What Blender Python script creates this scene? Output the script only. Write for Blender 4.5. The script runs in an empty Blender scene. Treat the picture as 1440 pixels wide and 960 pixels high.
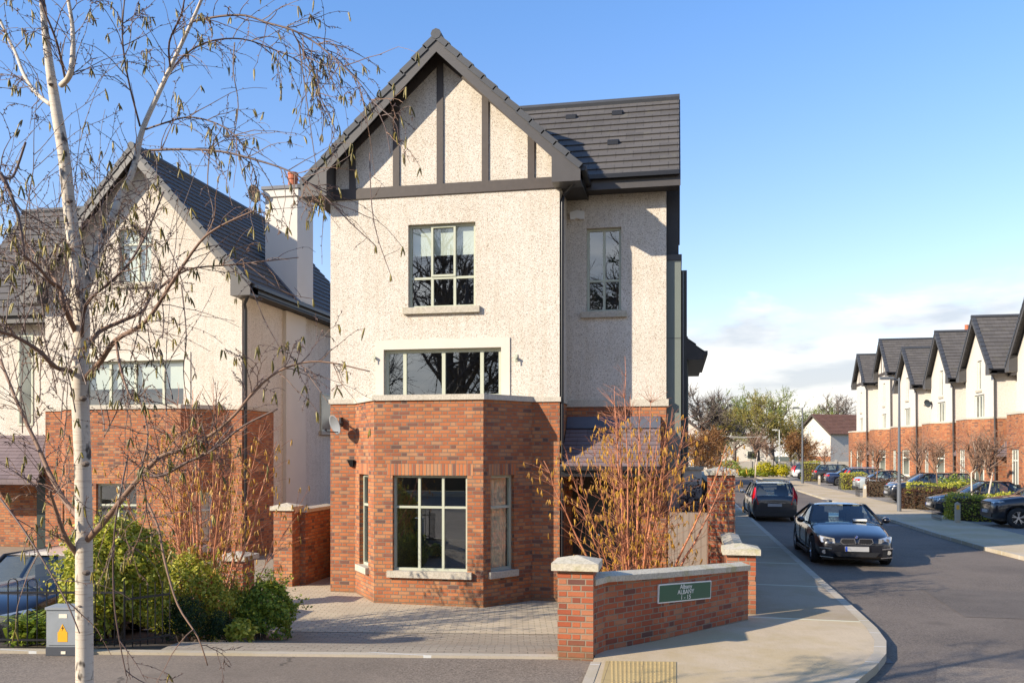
import bpy, bmesh, math, random
from mathutils import Vector, Matrix
from math import sin, cos, pi, radians, atan2, sqrt
R = random.Random(7)
C = bpy.context.scene.collection

# ---------------------------------------------------------------- camera model
F, CX, HY, CZ = 1214.0, 720.0, 635.0, 3.14
A = math.atan(232/1214.0); SA, CA = sin(A), cos(A)
def X_at(px, Y):
    t = (px-CX)/F
    return Y*(t*CA-SA)/(CA+t*SA)
def Y_at(px, X):
    t = (px-CX)/F
    return X*(CA+t*SA)/(t*CA-SA)
def depth(X, Y): return Y*CA-X*SA
def Z_at(py, X, Y): return CZ+(HY-py)*depth(X, Y)/F
def W(px, py, d):
    u = (px-CX)/F*d
    return Vector((u*CA-d*SA, u*SA+d*CA, CZ+(HY-py)*d/F))
def street_z(x): return .6-.0108*max(-30, min(40, x))
def sstep(t): t = max(0, min(1, t)); return t*t*(3-2*t)
def plot_z(x, y):
    dd = depth(x, y)-10.7
    z0 = street_z(x)
    return z0-(z0-(.03-.0108*x))*sstep(dd/3.6)

# ---------------------------------------------------------------- node helpers
class NT:
    def __init__(s, name):
        s.m = bpy.data.materials.new(name); s.m.use_nodes = True
        s.t = s.m.node_tree; s.n = s.t.nodes; s.n.clear()
        s.out = s.n.new('ShaderNodeOutputMaterial')
        s.b = s.n.new('ShaderNodeBsdfPrincipled')
        s.t.links.new(s.b.outputs[0], s.out.inputs[0])
    def new(s, typ, **k):
        n = s.n.new('ShaderNode'+typ)
        for a, v in k.items(): setattr(n, a, v)
        return n
    def put(s, inp, v):
        if isinstance(v, bpy.types.NodeSocket): s.t.links.new(v, inp)
        elif isinstance(v, (tuple, list)) and len(v) == 3 and inp.type == 'RGBA': inp.default_value = (*v, 1)
        else: inp.default_value = v
    def math(s, op, a, b=0.0, c=None):
        n = s.new('Math', operation=op); s.put(n.inputs[0], a); s.put(n.inputs[1], b)
        if c is not None: s.put(n.inputs[2], c)
        return n.outputs[0]
    def mix(s, f, a, b, mode='MIX'):
        n = s.new('Mix', data_type='RGBA', blend_type=mode)
        s.put(n.inputs[0], f); s.put(n.inputs[6], a); s.put(n.inputs[7], b)
        return n.outputs[2]
    def coord(s, kind='Object'): return s.new('TexCoord').outputs[kind]
    def noise(s, scale, detail=3, vec=None, rough=.5, out=0):
        n = s.new('TexNoise'); n.inputs['Scale'].default_value = scale
        n.inputs['Detail'].default_value = detail; n.inputs['Roughness'].default_value = rough
        if vec is not None: s.put(n.inputs['Vector'], vec)
        return n.outputs[out]
    def ramp(s, f, stops, interp='LINEAR'):
        n = s.new('ValToRGB'); n.color_ramp.interpolation = interp
        e = n.color_ramp.elements
        while len(e) < len(stops): e.new(.5)
        for i, (p, c) in enumerate(stops):
            e[i].position = p; e[i].color = (*c, 1) if isinstance(c, (tuple, list)) else (c, c, c, 1)
        s.put(n.inputs[0], f); return n.outputs[0]
    def bump(s, h, strength=.5, dist=.01):
        n = s.new('Bump'); n.inputs['Strength'].default_value = strength
        n.inputs['Distance'].default_value = dist; s.put(n.inputs['Height'], h)
        s.t.links.new(n.outputs[0], s.b.inputs['Normal'])
    def set(s, color=None, rough=.7, metal=0, spec=None, coat=None):
        if color is not None: s.put(s.b.inputs['Base Color'], color)
        s.put(s.b.inputs['Roughness'], rough); s.b.inputs['Metallic'].default_value = metal
        if spec is not None: s.b.inputs['Specular IOR Level'].default_value = spec
        if coat: s.b.inputs['Coat Weight'].default_value = coat; s.b.inputs['Coat Roughness'].default_value = .03
        return s.m

def plain(name, c, rough=.6, metal=0, coat=None, var=.15, vs=6, spec=None, bump=0):
    n = NT(name)
    f = n.noise(vs, 4, n.coord())
    col = n.mix(f, tuple(x*(1-var) for x in c), tuple(min(1, x*(1+var)) for x in c))
    if bump: n.bump(n.noise(vs*12, 3, n.coord()), bump, .01)
    return n.set(col, rough, metal, spec, coat)

def brick_mat(name, cols, mortar=(.27, .20, .145), mw=.0074, soldier=False, grime=True, scale=1.0):
    n = NT(name)
    sep = n.new('SeparateXYZ'); n.put(sep.inputs[0], n.coord('UV'))
    u, v = sep.outputs[0], sep.outputs[1]
    if scale != 1: u = n.math('DIVIDE', u, scale); v = n.math('DIVIDE', v, scale)
    wob = n.noise(9, 2, n.coord('UV'))
    if soldier:
        ci = n.math('FLOOR', n.math('DIVIDE', u, .075)); fu = n.math('MULTIPLY', n.math('FRACT', n.math('DIVIDE', u, .075)), .075)
        idx, row = ci, 0.0
        du = n.math('MINIMUM', fu, n.math('SUBTRACT', .075, fu)); d = du
    else:
        vv = n.math('DIVIDE', v, .075); row = n.math('FLOOR', vv)
        fv = n.math('MULTIPLY', n.math('FRACT', vv), .075)
        par = n.math('MULTIPLY', n.math('MODULO', n.math('ABSOLUTE', row), 2.0), .5)
        uu = n.math('ADD', n.math('DIVIDE', u, .3375), par)
        cell = n.math('FLOOR', uu); f = n.math('FRACT', uu)
        isH = n.math('GREATER_THAN', f, .66667)
        fu = n.math('MULTIPLY', n.math('SUBTRACT', f, n.math('MULTIPLY', isH, .66667)), .3375)
        w = n.math('SUBTRACT', .225, n.math('MULTIPLY', isH, .1125))
        idx = n.math('ADD', n.math('MULTIPLY', cell, 2.0), isH)
        du = n.math('MINIMUM', fu, n.math('SUBTRACT', w, fu))
        dv = n.math('MINIMUM', fv, n.math('SUBTRACT', .075, fv))
        d = n.math('MINIMUM', du, dv)
    comb = n.new('CombineXYZ'); n.put(comb.inputs[0], idx); n.put(comb.inputs[1], row)
    wn = n.new('TexWhiteNoise'); n.put(wn.inputs['Vector'], comb.outputs[0])
    k = len(cols)
    base = n.ramp(wn.outputs['Value'], [(cols[i][0], cols[i][1]) for i in range(k)], 'LINEAR')
    fine = n.noise(60, 3, n.coord('UV'))
    base = n.mix(n.math('MULTIPLY', fine, .4), base, (.12, .05, .03))
    d2 = n.math('ADD', d, n.math('MULTIPLY', n.math('SUBTRACT', wob, .5), .004))
    mask = n.new('MapRange'); mask.interpolation_type = 'SMOOTHSTEP'
    n.put(mask.inputs[0], d2); mask.inputs[1].default_value = mw-.0015; mask.inputs[2].default_value = mw+.0025
    mort = n.mix(n.noise(3, 3, n.coord('UV')), mortar, tuple(x*.7 for x in mortar))
    col = n.mix(mask.outputs[0], mort, base)
    if grime:
        big = n.ramp(n.noise(1.1, 5, n.coord('UV'), .6), [(.35, (.78, .74, .7)), (.62, (1, 1, 1))])
        col = n.mix(.8, col, big, 'MULTIPLY')
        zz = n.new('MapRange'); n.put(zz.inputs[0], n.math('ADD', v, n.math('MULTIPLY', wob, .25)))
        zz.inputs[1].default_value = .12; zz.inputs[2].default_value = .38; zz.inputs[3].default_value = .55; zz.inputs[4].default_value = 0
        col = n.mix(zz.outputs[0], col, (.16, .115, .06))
    n.bump(n.math('ADD', mask.outputs[0], n.math('MULTIPLY', fine, .25)), .8, .012)
    return n.set(col, .85, spec=.25)

BC = [(0, (.14, .085, .07)), (.05, (.25, .10, .065)), (.18, (.42, .13, .055)), (.55, (.52, .17, .065)), (.85, (.57, .24, .10)), (1, (.46, .24, .13))]
M = {}
M['brick'] = brick_mat('brick_red_orange', BC)
M['brick_soldier'] = brick_mat('brick_soldier', BC, soldier=True, grime=False)
M['brick_wall'] = brick_mat('brick_garden_wall', [(0, (.14, .07, .06)), (.08, (.27, .075, .045)), (.4, (.42, .105, .05)), (.75, (.50, .14, .06)), (1, (.48, .22, .12))], mortar=(.33, .26, .19))

def dash_mat():
    n = NT('pebble_dash_render')
    c = n.coord('UV')
    vo = n.new('TexVoronoi'); vo.inputs['Scale'].default_value = 92; n.put(vo.inputs['Vector'], c)
    sp = n.new('SeparateColor'); n.put(sp.inputs[0], vo.outputs['Color'])
    col = n.ramp(sp.outputs[0], [(0, (.27, .21, .155)), (.12, (.43, .355, .28)), (.22, (.61, .555, .475)), (.6, (.70, .635, .55)), (1, (.78, .715, .625))])
    big = n.ramp(n.noise(.9, 5, c, .65), [(.3, (.9, .88, .85)), (.65, (1, 1, 1))])
    col = n.mix(1, col, big, 'MULTIPLY')
    strk = n.new('Mapping'); strk.inputs['Scale'].default_value = (5, .22, 1); n.put(strk.inputs[0], c)
    st = n.ramp(n.noise(1.6, 4, strk.outputs[0]), [(.36, (.955, .94, .915)), (.55, (1, 1, 1))])
    col = n.mix(1, col, st, 'MULTIPLY')
    n.bump(n.math('ADD', vo.outputs['Distance'], n.noise(60, 2, c)), .55, .012)
    return n.set(col, .9, spec=.2)
M['dash'] = dash_mat()
def dash_far():
    n = NT('render_cream_far'); c = n.coord('UV')
    col = n.ramp(n.noise(14, 3, c), [(.35, (.54, .49, .43)), (.6, (.64, .59, .52))])
    return n.set(col, .9, spec=.2)
M['dash_far'] = dash_far()
M['smooth'] = plain('smooth_render', (.60, .545, .46), .85, var=.08, vs=1.5)
M['chimney'] = plain('chimney_render', (.62, .58, .51), .85, var=.08, vs=1.2)

def stone_mat(name, c, lich=.5):
    n = NT(name); co = n.coord()
    col = n.mix(n.noise(5, 5, co, .65), tuple(x*.72 for x in c), c)
    col = n.mix(n.ramp(n.noise(3.2, 6, co, .7), [(.52, 0.), (.66, lich)]), col, (.36, .33, .12))
    col = n.mix(n.ramp(n.noise(30, 3, co, .7), [(.4, .35), (.55, 0.)]), col, (.2, .17, .12))
    n.bump(n.noise(40, 4, co), .35, .01)
    return n.set(col, .88, spec=.2)
M['stone'] = stone_mat('granite_sill', (.58, .52, .42), .15)
M['cap'] = stone_mat('cast_stone_cap', (.62, .56, .44), .6)
M['string'] = stone_mat('string_course_stone', (.62, .56, .46), .05)

def tile_mat(name, c):
    n = NT(name); uv = n.coord('UV')
    sep = n.new('SeparateXYZ'); n.put(sep.inputs[0], uv)
    row = n.math('FLOOR', n.math('DIVIDE', sep.outputs[1], .3))
    uu = n.math('ADD', n.math('DIVIDE', sep.outputs[0], .38), n.math('MULTIPLY', n.math('MODULO', n.math('ABSOLUTE', row), 2.0), .5))
    comb = n.new('CombineXYZ'); n.put(comb.inputs[0], n.math('FLOOR', uu)); n.put(comb.inputs[1], row)
    wn = n.new('TexWhiteNoise'); n.put(wn.inputs['Vector'], comb.outputs[0])
    f = n.math('FRACT', uu); jt = n.math('LESS_THAN', f, .025)
    col = n.mix(wn.outputs['Value'], tuple(x*.72 for x in c), tuple(x*1.28 for x in c))
    col = n.mix(n.noise(2.2, 6, uv, .7), col, tuple(x*1.35 for x in c))
    col = n.mix(n.math('MULTIPLY', jt, .7), col, tuple(x*.3 for x in c))
    col = n.mix(n.ramp(n.noise(1.7, 7, uv, .75), [(.56, 0.), (.68, .45)]), col, (.16, .15, .10))
    n.bump(n.math('SUBTRACT', n.noise(40, 3, uv), n.math('MULTIPLY', jt, 1.0)), .4, .01)
    return n.set(col, .72, spec=.3)
M['tile'] = tile_mat('roof_tile_slate', (.082, .075, .070))
M['tile_brown'] = tile_mat('roof_tile_brown', (.15, .075, .05))
M['tile_plum'] = tile_mat('roof_tile_plum', (.14, .105, .105))
M['ridge'] = plain('ridge_tile', (.045, .048, .055), .6, var=.25, vs=3)
M['dark'] = plain('dark_fascia', (.055, .053, .052), .45, var=.15)
M['timber'] = plain('dark_timber', (.062, .048, .04), .6, var=.25, vs=9)
M['barge'] = plain('grey_bargeboard', (.062, .056, .053), .5, var=.15)
M['soffit'] = plain('dark_soffit', (.03, .027, .026), .6)
M['black'] = plain('black_metal', (.012, .012, .014), .4)
M['frame'] = plain('sage_window_frame', (.45, .46, .35), .45, var=.05)
M['frame_white'] = plain('pale_window_frame', (.62, .62, .54), .5, var=.05)
M['clad'] = plain('green_grey_cladding', (.15, .17, .145), .5, var=.08, vs=1)
M['lead'] = plain('lead_flashing', (.095, .10, .12), .45, var=.3, vs=4)
M['door'] = plain('front_door_green', (.018, .03, .028), .35)
M['chrome'] = plain('chrome', (.75, .75, .75), .15, 1)
M['terracotta'] = plain('terracotta_pot', (.42, .12, .05), .7)
M['dish'] = plain('dish_grey', (.22, .23, .24), .45)
M['dish_dark'] = plain('dish_slate', (.022, .032, .038), .7)
M['white'] = plain('white_plastic', (.75, .73, .68), .4, var=.04)
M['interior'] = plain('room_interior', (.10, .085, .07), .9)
M['curtain'] = plain('curtain_fabric', (.82, .74, .58), .9, vs=20)
M['blind'] = plain('roller_blind', (.7, .72, .66), .8, var=.04)

def glass_mat(name, refl=.28, tint=(.55, .6, .58)):
    n = NT(name); n.n.remove(n.b)
    tr = n.new('BsdfTransparent'); tr.inputs[0].default_value = (*tint, 1)
    gl = n.new('BsdfGlossy'); gl.inputs['Roughness'].default_value = .008; gl.inputs[0].default_value = (.9, .95, 1, 1)
    bp = n.new('Bump'); bp.inputs['Strength'].default_value = .02; bp.inputs['Distance'].default_value = .02
    n.put(bp.inputs['Height'], n.noise(1.4, 2, n.coord())); n.t.links.new(bp.outputs[0], gl.inputs['Normal'])
    ge = n.new('NewGeometry'); dt = n.new('VectorMath', operation='DOT_PRODUCT'); n.put(dt.inputs[0], ge.outputs['Incoming']); n.put(dt.inputs[1], ge.outputs['Normal'])
    f = n.math('POWER', n.math('SUBTRACT', 1.0, n.math('ABSOLUTE', dt.outputs['Value'])), 5.0)
    f = n.math('MINIMUM', n.math('ADD', n.math('MULTIPLY', f, .9), refl), 1.0)
    mx = n.new('MixShader'); n.put(mx.inputs[0], f); n.put(mx.inputs[1], tr.outputs[0]); n.put(mx.inputs[2], gl.outputs[0])
    n.t.links.new(mx.outputs[0], n.out.inputs[0]); return n.m
M['glass'] = glass_mat('window_glass', .24, (.88, .92, .88))
M['glass_car'] = glass_mat('car_glass', .10, (.62, .70, .68))
n = NT('far_window_glass'); M['glass_far'] = n.set(n.ramp(n.noise(.7, 2, n.coord()), [(.4, (.03, .035, .03)), (.6, (.16, .17, .14))]), .06, spec=1.0)

def asphalt(name, c, warm=.0):
    n = NT(name); co = n.coord()
    vo = n.new('TexVoronoi'); vo.inputs['Scale'].default_value = 70; n.put(vo.inputs['Vector'], co)
    sp = n.new('SeparateColor'); n.put(sp.inputs[0], vo.outputs['Color'])
    col = n.mix(sp.outputs[0], tuple(x*.6 for x in c), tuple(x*1.7 for x in c))
    col = n.mix(n.ramp(n.noise(.45, 8, co, .7), [(.38, 0.), (.66, .8)]), col, tuple(x*1.55 for x in c))
    col = n.mix(n.ramp(n.noise(.25, 4, co, .6), [(.5, 0.), (.6, .35)]), col, tuple(x*.7 for x in c))
    ck = n.new('TexVoronoi', feature='DISTANCE_TO_EDGE'); ck.inputs['Scale'].default_value = .22; wv = n.new('VectorMath', operation='ADD'); n.put(wv.inputs[0], co); n.put(wv.inputs[1], n.noise(1.2, 5, co, .6, 1)); n.put(ck.inputs['Vector'], wv.outputs[0])
    cm = n.math('MULTIPLY', n.math('LESS_THAN', ck.outputs[0], .004), n.math('GREATER_THAN', n.noise(.12, 2, co), .56))
    col = n.mix(n.math('MULTIPLY', cm, .6), col, tuple(x*.35 for x in c))
    col = n.mix(n.ramp(n.noise(.9, 3, co, .5), [(.66, 0.), (.74, .4)]), col, tuple(x*.45 for x in c))
    n.bump(sp.outputs[0], .5, .006)
    return n.set(col, .85, spec=.3)
M['asphalt'] = asphalt('asphalt', (.165, .132, .10))
M['asphalt_side'] = asphalt('asphalt_side', (.125, .10, .078))
M['asphalt_patch'] = asphalt('asphalt_patch', (.105, .086, .069))
M['drive_far'] = asphalt('far_drive_surface', (.2, .18, .155))

def concrete_mat(name, c, joint=0., ori=2.2):
    n = NT(name); co = n.coord()
    sep = n.new('SeparateXYZ'); n.put(sep.inputs[0], co)
    mp = n.new('Mapping'); mp.inputs['Scale'].default_value = (60, 3, 1); mp.inputs['Rotation'].default_value = (0, 0, .9); n.put(mp.inputs[0], co)
    col = n.mix(n.noise(1.3, 6, co, .7), tuple(x*.72 for x in c), tuple(x*1.12 for x in c))
    col = n.mix(n.math('MULTIPLY', n.noise(1, 3, mp.outputs[0]), .45), col, tuple(x*.7 for x in c))
    col = n.mix(n.ramp(n.noise(.5, 5, co, .7), [(.46, 0.), (.6, .55)]), col, (c[0]*.72, c[1]*.68, c[2]*.5))
    col = n.mix(n.ramp(n.noise(45, 2, co), [(.62, 0.), (.7, .5)]), col, tuple(x*.5 for x in c))
    if joint:
        f = n.math('FRACT', n.math('DIVIDE', n.math('SUBTRACT', sep.outputs[1], ori), joint))
        col = n.mix(n.math('LESS_THAN', f, .02), col, tuple(min(.6, x*1.7) for x in c))
    n.bump(n.noise(50, 4, co), .3, .008)
    return n.set(col, .88, spec=.25)
M['concrete'] = concrete_mat('brushed_concrete', (.58, .46, .31))
M['concrete_walk'] = concrete_mat('pavement_concrete_jointed', (.42, .335, .235), 3.45, 13.8)
M['concrete_far'] = concrete_mat('far_pavement_concrete', (.56, .45, .31))
M['kerb'] = concrete_mat('kerb_concrete', (.50, .43, .33), .915, .2)
M['wall_far'] = plain('far_boundary_wall', (.34, .31, .27), .9, vs=1)
def paver_mat(name, a, b):
    n = NT(name); mp = n.new('Mapping'); mp.inputs['Rotation'].default_value = (0, 0, -.19); n.put(mp.inputs[0], n.coord())
    bt = n.new('TexBrick'); n.put(bt.inputs['Vector'], mp.outputs[0])
    bt.inputs['Scale'].default_value = 1; bt.inputs['Brick Width'].default_value = .21; bt.inputs['Row Height'].default_value = .105
    bt.inputs['Mortar Size'].default_value = .006; bt.inputs['Color1'].default_value = (*a, 1); bt.inputs['Color2'].default_value = (*b, 1)
    bt.inputs['Mortar'].default_value = (a[0]*.35, a[1]*.35, a[2]*.3, 1)
    col = n.mix(n.math('MULTIPLY', n.noise(1.1, 6, n.coord(), .7), .55), bt.outputs[0], tuple(x*.55 for x in a))
    n.bump(n.math('SUBTRACT', n.noise(30, 3, n.coord()), bt.outputs[1]), .5, .008)
    return n.set(col, .85, spec=.25)
M['paver'] = paver_mat('block_paving_grey', (.40, .335, .25), (.33, .27, .20))
M['paver_light'] = paver_mat('block_paving_buff', (.60, .50, .35), (.52, .42, .29))
n = NT('soil'); M['soil'] = n.set(n.mix(n.noise(12, 6, n.coord(), .7), (.03, .02, .012), (.12, .085, .05)), .95)
n = NT('ground_earth_grass'); M['ground'] = n.set(n.mix(n.noise(.8, 6, n.coord(), .7), (.055, .07, .025), (.13, .12, .06)), .95)

def leaf_mat(name, stops, trans=.38, rough=.5):
    n = NT(name)
    g = n.new('NewGeometry'); col = n.ramp(g.outputs['Random Per Island'], stops)
    n.set(col, rough, spec=.35)
    tl = n.new('BsdfTranslucent'); n.put(tl.inputs[0], col)
    mx = n.new('MixShader'); mx.inputs[0].default_value = trans
    n.t.links.new(n.b.outputs[0], mx.inputs[1]); n.t.links.new(tl.outputs[0], mx.inputs[2]); n.t.links.new(mx.outputs[0], n.out.inputs[0])
    return n.m
M['leaf_yg'] = leaf_mat('leaves_yellow_green', [(0, (.12, .16, .02)), (.3, (.28, .32, .035)), (.65, (.52, .49, .06)), (1, (.70, .62, .12))])
M['leaf_green'] = leaf_mat('leaves_green', [(0, (.06, .12, .02)), (.5, (.27, .35, .04)), (1, (.52, .54, .08))])
M['leaf_box'] = leaf_mat('leaves_dark_box', [(0, (.012, .03, .01)), (.6, (.03, .065, .018)), (1, (.07, .11, .03))])
M['leaf_yellow'] = leaf_mat('leaves_yellow', [(0, (.22, .25, .02)), (.5, (.55, .48, .02)), (1, (.75, .62, .03))])
M['leaf_brown'] = leaf_mat('leaves_copper_hedge', [(0, (.03, .015, .012)), (.5, (.09, .035, .02)), (1, (.16, .09, .04))])
M['leaf_ochre'] = leaf_mat('buds_ochre', [(0, (.14, .10, .03)), (.5, (.32, .25, .06)), (1, (.42, .38, .09))])
M['leaf_oak'] = leaf_mat('buds_green', [(0, (.10, .12, .03)), (.5, (.24, .29, .06)), (1, (.38, .42, .10))])
M['leaf_orange'] = leaf_mat('twigs_orange', [(0, (.16, .07, .03)), (.5, (.28, .13, .05)), (1, (.36, .2, .07))])
M['leaf_pine'] = leaf_mat('needles_dark', [(0, (.008, .02, .008)), (1, (.03, .055, .02))])
M['catkin'] = leaf_mat('catkin_olive', [(0, (.10, .085, .02)), (.5, (.20, .155, .035)), (1, (.34, .26, .05))], .15)
M['catkin_gold'] = leaf_mat('catkin_gold', [(0, (.30, .15, .025)), (.5, (.52, .27, .035)), (1, (.68, .38, .05))], .2)
M['twig'] = plain('twig_red_brown', (.11, .065, .05), .6, var=.35, vs=5)
M['twig_tan'] = plain('twig_tan', (.20, .115, .072), .7, var=.35, vs=5)
M['twig_red'] = plain('twig_red', (.34, .13, .065), .65, var=.4, vs=5)
M['bark_red'] = plain('bark_copper', (.50, .19, .09), .6, var=.45, vs=8)
M['bark_grey'] = plain('bark_grey', (.14, .11, .09), .9, var=.35, vs=4)
M['bark_pale'] = plain('bark_pale_birch', (.55, .45, .36), .8, var=.3, vs=6)
def birch():
    n = NT('birch_bark'); co = n.coord()
    mp = n.new('Mapping'); mp.inputs['Scale'].default_value = (4, 4, 60); n.put(mp.inputs[0], co)
    col = n.mix(n.noise(2.2, 4, co), (.44, .36, .27), (.66, .585, .48))
    col = n.mix(n.ramp(n.noise(1.6, 4, mp.outputs[0], .6), [(.55, 0.), (.66, .75)]), col, (.30, .21, .14))
    mp2 = n.new('Mapping'); mp2.inputs['Scale'].default_value = (6, 6, 3.4); n.put(mp2.inputs[0], co)
    col = n.mix(n.ramp(n.noise(1., 3, mp2.outputs[0], .7), [(.58, 0.), (.63, .95)]), col, (.05, .038, .03))
    n.bump(n.noise(1.6, 4, mp.outputs[0], .6), .4, .004)
    return n.set(col, .65, spec=.3)
M['birch'] = birch()

def paint(name, c, rough=.25):
    n = NT(name); n.set(c, rough, .25, coat=1.0); return n.m
M['p_black'] = paint('car_paint_blue_black', (.006, .007, .012), .3)
M['p_grey'] = paint('car_paint_graphite', (.03, .03, .033), .3)
M['p_silver'] = paint('car_paint_silver', (.42, .46, .46), .3)
M['p_white'] = paint('car_paint_white', (.75, .75, .74), .3)
M['p_navy'] = paint('car_paint_navy', (.015, .025, .06), .25)
M['p_ltblue'] = paint('car_paint_pale_blue', (.22, .33, .42), .3)
M['p_cream'] = paint('car_paint_cream_roof', (.78, .74, .64), .3)
M['tyre'] = plain('tyre_rubber', (.015, .015, .015), .85)
M['rim'] = plain('alloy_rim', (.45, .45, .46), .3, .9)
M['plastic'] = plain('car_black_plastic', (.012, .012, .013), .5)
n = NT('headlight_glass'); n.b.inputs['Coat Weight'].default_value = 1; M['headlight'] = n.set((.62, .60, .55), .15, .6)
M['tail'] = plain('tail_light_red', (.55, .01, .015), .2, coat=1)
M['plate'] = plain('number_plate', (.34, .34, .34), .5)
M['plate_blue'] = plain('plate_band_blue', (.01, .06, .4), .5)
M['sign_green'] = plain('sign_green', (.02, .095, .05), .4, var=.1)
M['sign_white'] = plain('sign_white', (.75, .74, .68), .5)
M['box_grey'] = plain('cabinet_galvanised', (.27, .29, .30), .55, var=.25, vs=5)
M['box_dark'] = plain('cabinet_plinth', (.06, .065, .075), .6)
M['warn'] = plain('warning_yellow', (.85, .42, .02), .5, var=.05)
M['lamp'] = plain('lamp_post_grey', (.10, .11, .125), .5)
M['lamp_pale'] = plain('lamp_post_pale', (.5, .5, .46), .5)
M['wood'] = None
n = NT('gate_boards'); uv = n.coord('UV'); sep = n.new('SeparateXYZ'); n.put(sep.inputs[0], uv)
f = n.math('FRACT', n.math('DIVIDE', sep.outputs[0], .12))
mp = n.new('Mapping'); mp.inputs['Scale'].default_value = (30, 1.5, 1); n.put(mp.inputs[0], uv)
col = n.mix(n.noise(1, 5, mp.outputs[0], .6), (.19, .15, .12), (.32, .26, .21))
col = n.mix(n.math('LESS_THAN', f, .06), col, (.04, .025, .02)); M['wood'] = n.set(col, .8)
def tactile():
    n = NT('tactile_paving_buff'); co = n.coord('UV'); sep = n.new('SeparateXYZ'); n.put(sep.inputs[0], co)
    fx = n.math('FRACT', n.math('DIVIDE', sep.outputs[0], .4)); fy = n.math('FRACT', n.math('DIVIDE', sep.outputs[1], .4))
    j = n.math('MAXIMUM', n.math('LESS_THAN', fx, .015), n.math('LESS_THAN', fy, .015))
    col = n.mix(n.noise(5, 5, co, .7), (.34, .24, .10), (.46, .34, .15))
    return n.set(n.mix(j, col, (.15, .11, .06)), .85)
M['tactile'] = tactile()

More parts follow.
